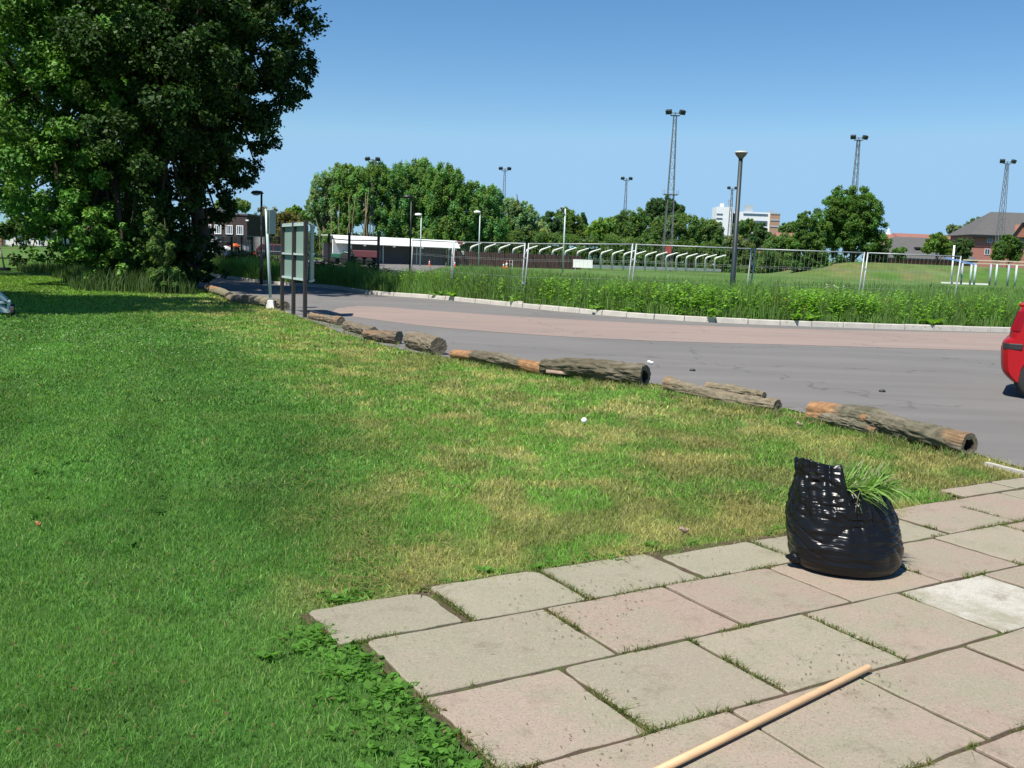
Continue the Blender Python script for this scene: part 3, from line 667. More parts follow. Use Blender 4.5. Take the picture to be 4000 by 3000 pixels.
# ---- the dark poplars on the left
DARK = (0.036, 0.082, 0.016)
def poplars():
    grp = 'tall dark trees at the left of the road'
    Y = 38.0
    b1 = pxblobs([(700, 120, 270), (940, 80, 240), (1050, 10, 165), (880, 330, 235), (1010, 290, 165), (1090, 235, 110), (700, 470, 230), (840, 560, 140), (910, 500, 105), (730, 720, 170), (770, 790, 85), (690, 930, 95), (720, 1000, 80), (700, 1075, 90), (745, 960, 55), (640, 1000, 100), (775, 1075, 50)], Y, 3.6)
    b1 += [(-12.4, 41.5, 14.3, 4.6, 4.4, 3.6), (-10.6, 42.5, 14.4, 2.7, 3.6, 3.0), (-12.4, 42, 17.5, 3.6, 3.6, 3.2)]
    b1 = [(x, y + ((0.8 if i % 2 else -2.0) if i < 9 else 0.4 if i < 17 else -2), z, rx, ry, rz) for i, (x, y, z, rx, ry, rz) in enumerate(b1)]
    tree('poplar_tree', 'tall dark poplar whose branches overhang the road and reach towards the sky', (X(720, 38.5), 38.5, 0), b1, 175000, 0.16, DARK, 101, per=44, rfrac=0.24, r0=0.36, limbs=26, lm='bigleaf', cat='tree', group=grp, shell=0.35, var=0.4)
    Y = 37.5
    b2 = pxblobs([(330, 150, 260), (130, 60, 240), (470, 300, 190), (250, 430, 230), (60, 330, 230), (430, 560, 170), (120, 640, 200), (330, 720, 180), (440, 830, 130), (300, 890, 120), (470, 960, 90), (330, 990, 85), (560, 1010, 90), (420, 1010, 80), (520, 920, 110), (250, 980, 60)], Y, 3.4)
    b2 += [(-18.5, 40, 14.5, 5.0, 4.0, 3.5)]
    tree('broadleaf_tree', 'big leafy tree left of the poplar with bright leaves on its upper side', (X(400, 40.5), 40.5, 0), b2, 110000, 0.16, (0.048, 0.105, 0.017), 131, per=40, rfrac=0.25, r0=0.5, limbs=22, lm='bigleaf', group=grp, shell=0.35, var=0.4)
    b3 = [(-25, 45, 9, 5, 4, 5.5), (-28.5, 44, 6.6, 4, 3.5, 3.4), (-22.2, 46, 6.2, 3.4, 3, 3.2), (-26, 45, 14, 4.5, 4, 4), (-31, 47, 11, 5, 4, 5)]
    tree('broadleaf_tree', 'leafy tree at the left edge with lawn showing under its crown', (-25.5, 46, 0), b3, 40000, 0.19, (0.042, 0.095, 0.016), 151, per=34, rfrac=0.25, r0=0.4, limbs=16, lm='bigleaf', group=grp, shell=0.35)
    b4 = [(-18, 49, 14, 4.6, 4.5, 5), (-14.6, 47.5, 17.5, 3.2, 3.6, 3.2), (-18.6, 49, 7.5, 3.0, 3.4, 5.5), (-17, 49, 19.5, 4, 4, 3.6), (-19.4, 48.5, 2.6, 1.8, 2, 2.4)]
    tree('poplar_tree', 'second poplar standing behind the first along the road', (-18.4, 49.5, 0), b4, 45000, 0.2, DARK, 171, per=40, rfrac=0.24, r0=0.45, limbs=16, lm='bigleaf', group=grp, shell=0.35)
    b5 = [(-25, 58, 12, 5.2, 4.5, 7), (-24, 58, 4.5, 3, 3, 4), (-23.5, 59, 16, 4.5, 4.5, 4.5), (-27.5, 56, 3.2, 3, 2.5, 3)]
    tree('poplar_tree', 'farthest of the dark poplars, half hidden behind the others', (-24.4, 58.5, 0), b5, 32000, 0.24, DARK, 191, per=36, rfrac=0.24, r0=0.45, limbs=12, lm='bigleaf', group=grp, shell=0.35)
    for nm, lb, bs, bb, sd in (('broadleaf_tree', 'tall tree standing just outside the left of the view, shading the lawn', (-19.5, 18.5, 0), [(-19.5, 18.5, 13.5, 5, 5, 4), (-17.5, 20, 15.5, 4, 4, 3.5), (-20, 18, 18, 4, 4, 3)], 221), ('broadleaf_tree', 'second tall tree outside the left of the view, shading the lawn', (-27, 21, 0), [(-27, 21, 13, 5, 5, 4), (-26, 20, 17, 4.5, 4.5, 4)], 225)):
        tree(nm, lb, bs, bb, 22000, 0.3, (0.048, 0.105, 0.017), sd, per=40, rfrac=0.28, r0=0.45, limbs=10, lm='bigleaf', group=grp, shell=0.35)
    b6 = pxblobs([(598, 850, 26), (612, 905, 34), (632, 965, 42), (645, 1030, 46), (640, 1080, 42), (665, 1105, 34)], 33.6, 0.5)
    tree('shrub', 'upright sunlit shrub growing in front of the poplar trunks', (X(645, 33.6), 33.6, 0), b6, 12000, 0.085, (0.065, 0.105, 0.035), 211, per=16, rfrac=0.35, r0=0.06, limbs=6, cat='shrub')
poplars()
# ---- shady hedge beyond the road on the left
def hedge():
    b = []
    for i, px in enumerate(range(800, 1480, 26)):
        Y = np.interp(px, [800, 1470], [60, 43]); x = X(px, Y); zt = np.interp(px, [800, 900, 1000, 1470], [0.9, 1.2, 0.85, 0.7]) * random.uniform(0.8, 1.15)
        b.append((x, Y, 0.35 + zt * 0.35, 0.65, 0.7, zt * 0.6))
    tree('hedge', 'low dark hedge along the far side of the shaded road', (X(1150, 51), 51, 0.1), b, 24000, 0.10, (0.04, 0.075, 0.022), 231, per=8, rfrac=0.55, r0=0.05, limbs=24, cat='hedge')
hedge()
# ---- the wood behind the stand, one tree after another
W1, W2, W3 = (0.068, 0.122, 0.045), (0.064, 0.112, 0.036), (0.09, 0.133, 0.072)
def wood():
    grp = 'trees of the wood behind the stand'
    T = [
     ('willow_tree', 'pale grey-green willow at the left end of the wood', 1270, 122, [(1240, 800, 45), (1275, 735, 55), (1320, 700, 50), (1222, 850, 35), (1290, 820, 60), (1340, 760, 50), (1290, 900, 45)], W3, 'paletrunk', 9000),
     ('woodland_tree', 'narrow green tree with bare pale trunks, second from the left in the wood', 1370, 120, [(1355, 690, 40), (1345, 770, 50), (1370, 840, 45), (1330, 900, 45), (1300, 950, 40)], W2, 'paletrunk', 6500),
     ('woodland_tree', 'leafy tree with several forked pale stems standing behind the tall floodlight', 1435, 118, [(1415, 710, 48), (1470, 690, 52), (1500, 730, 55), (1440, 770, 55), (1490, 830, 50), (1400, 830, 40), (1520, 900, 50)], W2, 'paletrunk', 9500),
     ('woodland_tree', 'broadest and highest crown of the wood, above the black lamp post', 1610, 118, [(1570, 690, 55), (1640, 680, 55), (1600, 760, 75), (1560, 830, 60), (1640, 850, 70), (1590, 920, 60), (1680, 920, 55), (1660, 760, 60)], W1, 'trunk', 14000),
     ('woodland_tree', 'rounded tree right of the highest crown, sloping down to the right', 1760, 116, [(1720, 710, 60), (1780, 740, 60), (1740, 810, 75), (1800, 850, 65), (1730, 910, 60), (1810, 920, 45)], W2, 'trunk', 12500),
     ('woodland_tree', 'olive tree at the right shoulder of the wood beside the thin twin lamp mast', 1880, 118, [(1850, 780, 55), (1910, 790, 55), (1880, 860, 65), (1920, 900, 55), (1860, 930, 45), (1960, 880, 35)], W1, 'trunk', 10500),
     ('willow_tree', 'greyish willow trailing down at the right end of the wood', 2010, 132, [(1990, 820, 42), (2040, 830, 42), (2010, 880, 50), (2070, 860, 35), (2060, 910, 40), (1985, 930, 40)], W3, 'trunk', 7500)]
    for i, (nm, lb, px, Y, bl, col, tm, n) in enumerate(T):
        base = (X(px, Y), Y, 0.3)
        tree(nm, lb, base, pxblobs(bl, Y, 1.7), int(n * 5), 0.22, tuple(q * 1.2 for q in col), 300 + 10 * i, per=95, rfrac=0.2, inner=0.35, flat=1.5, trunk=(X(px, Y), Y - 1.2, Z(760, Y, px)), group=grp, tm=tm, r0=0.26, limbs=14 if tm == 'paletrunk' else 5, shell=0.4, var=0.42, hue=0.3)
    # bare pale stems are part of the second and third trees; extra stems stand as a coppice
    m = MB(); rr = random.Random(4)
    for px0, px1, y1 in ((1338, 1325, 800), (1372, 1390, 760), (1376, 1362, 790), (1398, 1440, 740), (1406, 1445, 770), (1440, 1428, 750), (1352, 1372, 830), (1262, 1232, 850), (1292, 1290, 810)):
        a = P(px0, 960, 114); b = P(px1, y1, 114); a.z = 0.5
        m.tube([a, a.lerp(b, 0.3) + Vector((rr.uniform(-.2, .2), 0, 0)), a.lerp(b, 0.65) + Vector((rr.uniform(-.25, .25), 0, 0)), b], [0.10, 0.085, 0.06, 0.02], 6)
    o = m.build('coppice_stems', 'paletrunk', smooth=True); tag(o, 'cluster of bare pale stems at the front of the wood', 'coppice')
wood()
def middle_trees():
    grp = 'trees and bushes beyond the playing field'
    G1, G2, DK = (0.072, 0.118, 0.04), (0.085, 0.13, 0.04), (0.04, 0.075, 0.03)
    T = [
     ('hawthorn_bush', 'hawthorn bush flecked with white blossom', 2090, 140, [(2070, 900, 35), (2110, 905, 35), (2130, 925, 28), (2085, 945, 35)], (0.16, 0.2, 0.12), 4500),
     ('round_tree', 'round dark green tree left of the galvanised lamp post', 2150, 150, [(2150, 870, 36), (2165, 905, 36), (2120, 920, 30)], DK, 5000),
     ('leafy_tree', 'light leafy tree right behind the galvanised lamp post', 2215, 152, [(2205, 850, 34), (2235, 870, 36), (2210, 910, 42), (2260, 915, 38)], G2, 6000),
     ('conifer_tree', 'small dark pointed conifer above the hedge trees', 2277, 175, [(2277, 838, 7), (2277, 850, 11), (2278, 866, 15), (2278, 885, 18)], DK, 1800),
     ('bush', 'bright green bush with a flat top right of the conifer', 2360, 150, [(2345, 880, 26), (2385, 880, 28), (2330, 915, 40), (2380, 925, 40)], (0.095, 0.155, 0.035), 5000),
     ('leafy_tree', 'wide soft green tree left of the tall lattice tower', 2460, 145, [(2430, 870, 36), (2480, 855, 38), (2450, 910, 50), (2510, 900, 45), (2420, 945, 40)], G1, 8000),
     ('conifer_tree', 'dark round-headed conifer behind the tall lattice tower', 2590, 170, [(2560, 812, 34), (2600, 806, 34), (2640, 828, 30), (2660, 855, 22), (2535, 840, 26), (2590, 860, 45)], DK, 7500),
     ('leafy_tree', 'pale feathery tree below the dark conifer', 2640, 142, [(2600, 890, 45), (2660, 880, 45), (2700, 890, 40), (2630, 940, 50), (2690, 945, 45), (2560, 930, 45)], G1, 9000),
     ('leafy_tree', 'feathery tree beside the white office block', 2765, 145, [(2750, 885, 32), (2785, 900, 36), (2760, 940, 42), (2735, 920, 35), (2800, 950, 40)], G1, 6000),
     ('bush', 'wide bush under the office block with a pale dry patch beside it', 2890, 130, [(2870, 960, 36), (2910, 980, 38), (2850, 990, 30), (2930, 1010, 32)], (0.09, 0.11, 0.05), 5000),
     ('small_tree', 'dark conical tree between lamp post and office block', 2972, 160, [(2972, 890, 18), (2965, 910, 24), (2985, 925, 28), (2950, 940, 26)], DK, 3500),
     ('bush', 'bush in front of the office block windows', 2915, 190, [(2890, 885, 22), (2925, 880, 24), (2900, 905, 28)], G1, 2600),
     ('bush', 'low mixed bushes left of the big round tree', 3050, 130, [(3020, 960, 34), (3060, 950, 34), (3040, 1000, 36), (3090, 1000, 36), (2990, 1000, 34)], G1, 6000),
     ('distant_tree', 'distant green tree right of the tan clad block', 3085, 260, [(3065, 895, 20), (3095, 888, 20), (3080, 910, 24)], G1, 2200),
     ('distant_tree', 'greyish far tree in front of the red roofs, left of the brick flats', 3732, 300, [(3720, 895, 17), (3745, 900, 16), (3730, 915, 20)], (0.12, 0.15, 0.1), 1800),
     ('distant_tree', 'far tree tucked beside the roof of the brick flats', 3800, 290, [(3785, 895, 24), (3815, 880, 26), (3840, 895, 20), (3790, 920, 22)], (0.09, 0.12, 0.06), 2600),
     ('small_tree', 'tiny sapling in front of the low grey roof', 3512, 118, [(3505, 985, 15), (3520, 975, 12), (3515, 1000, 14)], (0.06, 0.11, 0.03), 1600),
     ('small_tree', 'small round tree on a thin stem before the low grey roof', 3655, 125, [(3640, 960, 26), (3680, 955, 26), (3660, 935, 24), (3620, 975, 14), (3690, 980, 20)], (0.075, 0.125, 0.03), 4500),
     ('small_tree', 'dark small tree at the corner of the brick flats', 3755, 128, [(3745, 960, 24), (3765, 985, 26), (3775, 955, 20), (3740, 990, 20)], (0.045, 0.08, 0.03), 4000),
     ('small_tree', 'bushy small tree in front of the brick flats', 3935, 124, [(3915, 975, 30), (3955, 960, 28), (3935, 940, 22), (3900, 1000, 20), (3965, 1000, 22)], (0.055, 0.095, 0.025), 5000),
     ('bank_tree', 'green tree above the bank left of the brick building', 880, 120, [(865, 800, 22), (895, 795, 20), (925, 800, 22), (955, 805, 20), (900, 820, 26)], (0.085, 0.13, 0.045), 4000),
     ('bank_bush', 'olive brown bushes on the bank right of the brick building', 1050, 112, [(1030, 850, 34), (1080, 850, 32), (1120, 860, 32), (1060, 900, 40), (1110, 920, 42), (1010, 910, 36), (1160, 880, 36), (1160, 940, 40)], (0.09, 0.085, 0.035), 9000),
     ('bank_tree', 'bright green tree top right of the leaning sign', 1150, 116, [(1135, 830, 18), (1160, 822, 18), (1185, 845, 20), (1150, 850, 20)], (0.085, 0.14, 0.035), 2500),
     ('apple_tree', 'small orchard tree with a leaning stem before the white cottage', 66, 150, [(40, 885, 34), (80, 875, 32), (20, 910, 24), (100, 905, 24)], (0.07, 0.12, 0.035), 3500),
     ('apple_tree', 'small orchard tree with a forked stem before the white cottage', 131, 149, [(115, 890, 28), (155, 885, 32), (180, 905, 24), (135, 905, 22)], (0.07, 0.12, 0.035), 3500)]
    for i, (nm, lb, px, Y, bl, col, n) in enumerate(T):
        zb = 0.0 if px < 400 else 0.5
        cat = 'bush' if 'bush' in nm else 'tree'
        tree(nm, lb, (X(px, Y), Y, zb), pxblobs(bl, Y, 1.3 if Y < 160 else 2.0), int(n * 4), 0.21 * Y / 130, col, 500 + 10 * i, per=70, rfrac=0.25, inner=0.35, flat=1.2, group=grp, r0=0.14, limbs=5, cat=cat, shell=0.4, var=0.42, hue=0.25)
    # big round tree
    Y = 106
    bl = [(3290, 790, 55), (3345, 790, 58), (3250, 830, 55), (3385, 830, 52), (3310, 860, 75), (3400, 885, 55), (3270, 900, 65), (3360, 930, 65), (3425, 950, 45), (3310, 960, 60), (3210, 900, 45)]
    tree('round_tree', 'large dense round tree standing alone beyond the field, a floodlight mast behind it', (X(3330, Y), Y, 0.8), pxblobs(bl, Y, 1.9), 80000, 0.19, (0.056, 0.105, 0.026), 801, per=60, rfrac=0.26, inner=0.4, trunk=(X(3325, Y), Y, 8), r0=0.3, limbs=14, shell=0.4, var=0.4)
    bl = [(3150, 860, 32), (3135, 900, 42), (3170, 930, 48), (3120, 960, 45), (3180, 990, 45), (3130, 1015, 42), (3200, 1040, 42), (3150, 1050, 35)]
    tree('leafy_tree', 'narrower tree leaning against the left of the large round tree', (X(3155, 104), 104, 0.8), pxblobs(bl, 104, 1.5), 40000, 0.19, (0.058, 0.105, 0.028), 821, per=50, rfrac=0.28, inner=0.4, r0=0.2, limbs=8, shell=0.4)
    bl = [(3420, 985, 30), (3445, 1000, 26), (3400, 1010, 24)]
    tree('bush', 'bush at the right foot of the large round tree', (X(3425, 107), 107, 1.2), pxblobs(bl, 107, 1.0), 3000, 0.25, (0.06, 0.10, 0.03), 841, per=14, rfrac=0.36, r0=0.1, limbs=5, cat='bush')
    cl = []; rq = np.random.default_rng(19)  # added far tree line, hides the bright horizon behind gaps in the crowns
    for px in np.arange(-300, 4400, 9):
        Y = 360 + rq.uniform(-20, 20); x = X(px, Y); zt = rq.uniform(5.5, 7.5) if px > 900 else rq.uniform(4, 8)
        for q in range(2): cl.append((Vector((x, Y, zt * (q + 0.3) / 2)), 2.6))
    V, F, cc = leafcloud(cl, 50000, 0.8, (0.10, 0.15, 0.055), 78, shell=0.3)
    tag(npmesh('far_woodland', V, F, 'leaf', cc), 'added low line of far woodland hiding the bright horizon', 'woodland', kind='stuff')
    # undergrowth as one mass
    cl = []
    rr = np.random.default_rng(9)
    for px in np.arange(1180, 3080, 16):
        Y = 128 + rr.uniform(-6, 6); x = X(px, Y); zt = Z(np.interp(px, [1180, 1900, 2400, 2800, 3080], [910, 905, 930, 960, 990]) + rr.uniform(-18, 18), Y, px)
        for q in range(3): cl.append((Vector((x + rr.uniform(-.6, .6), Y + rr.uniform(-1, 1), 0.7 + (zt - 0.7) * (q + 0.5) / 3)), 0.85))
    V, F, cc = leafcloud(cl, 90000, 0.28, (0.085, 0.145, 0.042), 77, shell=0.3)
    tag(npmesh('undergrowth', V, F, 'leaf', cc), 'dark green undergrowth running along the foot of the far trees', 'undergrowth', kind='stuff')
middle_trees()

# ------------------------------------------------------------------ verge weeds and flowers, garden weeds
def broadleaves(name, x, y, z, L, col, seed, label, cat, up_=0.6, m='leaf', wid=0.3):
    r = np.random.default_rng(seed); n = len(x); a = r.uniform(0, 2 * np.pi, n); el = r.uniform(0.1, up_, n) * np.pi / 2
    d = np.stack([np.cos(a) * np.cos(el), np.sin(a) * np.cos(el), np.sin(el)], 1); sd = np.stack([-np.sin(a), np.cos(a), np.zeros(n)], 1)
    p = np.stack([x, y, z], 1); L = L[:, None]
    drop = np.array([0, 0, 1.0])
    V = np.stack([p, p + d * L * 0.45 + sd * L * wid, p + d * L - drop * L * 0.25, p + d * L * 0.45 - sd * L * wid], 1).reshape(-1, 3)
    return tag(npmesh(name, V, np.arange(n * 4).reshape(-1, 4), m, np.repeat(col, 4, 0)), label, cat, kind='stuff')
def weeds():
    r = np.random.default_rng(3)
    # docks and nettles: stems with leaves, in patches along the verge
    cx, cy, ch = [], [], []
    for px0, px1, k in ((1990, 2300, 110), (2380, 2800, 260), (2760, 3380, 330), (3060, 3400, 130), (3400, 4000, 160), (1450, 2000, 60), (1500, 4000, 160)):
        for i in range(k):
            px = r.uniform(px0, px1); x = X(px, 29.5); t = r.uniform(0.15, 2.6); cx.append(x + r.normal(0, .15)); cy.append(kerbY(x) + 0.2 + t); ch.append(r.uniform(0.4, 0.98))
    xs, ys, zs, Ls, cs = [], [], [], [], []
    for x, y, h in zip(cx, cy, ch):
        b = float(terrain(x, y)); k = int(12 * h / 0.5)
        for q in range(k):
            f = q / k; xs.append(x + r.normal(0, .04)); ys.append(y + r.normal(0, .04)); zs.append(b + f * h); Ls.append(r.uniform(0.10, 0.22) * (1.15 - 0.5 * f)); cs.append(np.array([0.16, 0.31, 0.06]) * r.uniform(0.6, 1.4))
    # dock leaves at the kerb edge
    for px in (1635, 1710, 2020, 2380, 2510, 2680, 2810, 3130, 3190, 3660, 3700):
        x = X(px, 28); y = kerbY(x) + 0.2
        for q in range(9): xs.append(x + r.normal(0, .12)); ys.append(y + r.normal(0, .08)); zs.append(0.16 + r.uniform(0, .1)); Ls.append(r.uniform(0.2, 0.36)); cs.append(np.array([0.12, 0.24, 0.04]) * r.uniform(0.7, 1.3))
    broadleaves('verge_weeds', np.array(xs), np.array(ys), np.array(zs), np.array(Ls), np.array(cs), 5, 'broad leaved docks and nettles growing through the verge grass', 'weeds')
    # buttercups
    n = 420; px = np.concatenate([r.normal(2990, 70, n // 2), r.normal(2850, 40, n // 4), r.normal(2560, 60, n // 8), r.uniform(2500, 3900, n - n // 2 - n // 4 - n // 8)])
    x = np.array([X(q, 30) for q in px]); t = r.uniform(0.3, 2.3, n); y = kerbY(x) + 0.2 + t; z = terrain(x, y) + r.uniform(0.3, 0.62, n)
    broadleaves('yellow_flowers', x, y, z, np.full(n, 0.065), np.tile([0.7, 0.5, 0.02], (n, 1)), 6, 'yellow flowers dotted in the verge around the lamp post', 'flowers', 0.9, 'petal', 0.5)
    n = 120; px = r.normal(3280, 22, n); x = np.array([X(q, 38) for q in px]); y = r.uniform(37, 39.5, n); z = terrain(x, y) + r.uniform(0.15, 0.75, n)
    broadleaves('white_flowers', x, y, z, np.full(n, 0.06), np.tile([0.62, 0.6, 0.55], (n, 1)), 7, 'patch of white flowers in the long grass behind the fence', 'flowers', 0.9, 'petal', 0.5)
    # daisies on the far lawn
    n = 420; px = r.uniform(-50, 1300, n); Y = r.uniform(14, 26, n); x = (px - 2000) / FPX * Y; k = x < np.interp(Y, [14, 26], [-3.2, -7]); x, Y = x[k], Y[k]; n = len(x)
    broadleaves('daisies', x, Y, np.full(n, 0.035), np.full(n, 0.03), np.tile([0.7, 0.7, 0.62], (n, 1)), 8, 'white daisies scattered over the far lawn', 'flowers', 0.3, 'petal', 0.5)
    # broad leaved weeds along the left edge of the paving
    xs, ys, zs, Ls, cs = [], [], [], [], []
    for i in range(210):
        v = r.uniform(1.5, 3.95) if i < 170 else r.uniform(4.15, 4.3); u = (1.46 - abs(r.normal(0, .16))) if i < 170 else r.uniform(1.5, 5.5)
        q = uv(u, v)
        for k in range(r.integers(7, 15)):
            xs.append(q.x + r.normal(0, .02)); ys.append(q.y + r.normal(0, .02)); zs.append(0.005); Ls.append(r.uniform(0.02, 0.05) if i % 9 else r.uniform(0.04, 0.075)); cs.append(np.array([0.085, 0.2, 0.032]) * r.uniform(0.6, 1.5))
    for i in range(10):
        px, py = r.uniform(0, 900), r.uniform(1700, 2200); q = g(px, py)
        for k in range(5): xs.append(q.x + r.normal(0, .02)); ys.append(q.y + r.normal(0, .02)); zs.append(0.004); Ls.append(r.uniform(0.04, 0.08)); cs.append(np.array([0.045, 0.12, 0.018]) * r.uniform(0.6, 1.3))
    broadleaves('lawn_weeds', np.array(xs), np.array(ys), np.array(zs), np.array(Ls), np.array(cs), 9, 'broad leaved weeds along the edge of the paving', 'weeds', 0.5)
    n = 420; px, py = r.uniform(0, 2600, n), r.uniform(1450, 2950, n); q = [g(a, b_) for a, b_ in zip(px, py)]; x = np.array([a.x for a in q]); y = np.array([a.y for a in q]); k = ~inpoly(x, y, SLABPOLY) & (x < 2); x, y = x[k], y[k]; n = len(x)
    broadleaves('fallen_leaves', x, y, np.full(n, 0.018), r.uniform(0.010, 0.03, n), np.array([0.15, 0.10, 0.05]) * r.uniform(0.5, 1.5, (n, 1)), 14, 'small brown leaf flecks scattered through the lawn', 'leaf litter', 0.4)
    # grass in the joints
    xs, ys = [], []
    for (a, b, v0, v1) in SLABS:
        if a > 6.5 or v0 < 0.6: continue
        n1 = 420; u = r.uniform(a, b, n1); k = fbm(u * 2.6, np.full(n1, v0 * 7), seed=15) > 0.52; q = np.stack([u[k], np.full(k.sum(), v0) + r.normal(0, .010, k.sum())], 1)
        v = r.uniform(v0, v1, n1); k2 = fbm(v * 2.6 + 40, np.full(n1, a * 7), seed=16) > 0.55; q2 = np.stack([np.full(k2.sum(), a) + r.normal(0, .010, k2.sum()), v[k2]], 1)
        for uu, vv in np.concatenate([q, q2]): p = uv(uu, vv); xs.append(p.x); ys.append(p.y)
    x, y = np.array(xs), np.array(ys); n = len(x)
    col = np.array([0.10, 0.145, 0.035]) * r.uniform(0.5, 1.5, (n, 1)); dry = r.random(n) < 0.3; col[dry] = np.array([0.24, 0.2, 0.08]) * r.uniform(0.6, 1.2, (dry.sum(), 1))
    tag(blades('joint_grass', x, y, np.full(n, 0.004), 0.02 * r.uniform(0.3, 1.6, n), np.full(n, 0.0042), col, lean=1.3), 'moss and grass tufts in the joints of the paving', 'grass', kind='stuff')
    # clippings and bits on the slabs
    n = 5200; u = r.uniform(1.5, 6, n); v = r.uniform(0.8, 4.2, n); k = fbm(u * 1.6, v * 1.6, seed=33) > 0.545 + 0.12 * r.random(n); u, v = u[k], v[k]; n = len(u); p = [uv(a, b) for a, b in zip(u, v)]
    L = r.uniform(0.006, 0.022, n); col = np.where(r.random((n, 1)) < 0.55, np.array([[0.07, 0.05, 0.03]]), np.array([[0.12, 0.14, 0.04]])) * r.uniform(0.5, 1.4, (n, 1))
    broadleaves('grass_clippings', np.array([q.x for q in p]), np.array([q.y for q in p]), np.full(n, 0.0185), L, col, 12, 'bits of dry grass and dirt scattered on the paving', 'clippings', 0.12, 'leaf', 0.12)
    # hay lying along the grass edge and on the lawn tip
    n = 9000; px = r.uniform(1100, 3980, n); py = r.uniform(1450, 2330, n); k = py > np.interp(px, [1100, 1580, 2130, 2560, 3050, 3450, 3980], [1240, 1390, 1470, 1530, 1620, 1710, 1835]); px, py = px[k], py[k]
    q = [g(a, b) for a, b in zip(px, py)]; x = np.array([a.x for a in q]); y = np.array([a.y for a in q])
    k = ~inpoly(x, y, SLABPOLY) & (fbm(x * 1.7, y * 1.5, seed=71) > 0.47); x, y = x[k], y[k]; n = len(x)
    broadleaves('cut_hay', x, y, np.full(n, 0.026), r.uniform(0.05, 0.13, n), np.array([0.25, 0.215, 0.09]) * r.uniform(0.5, 1.25, (n, 1)), 13, 'dry cut grass lying on the lawn strip beside the logs', 'hay', 0.3, 'leaf', 0.035)
weeds()

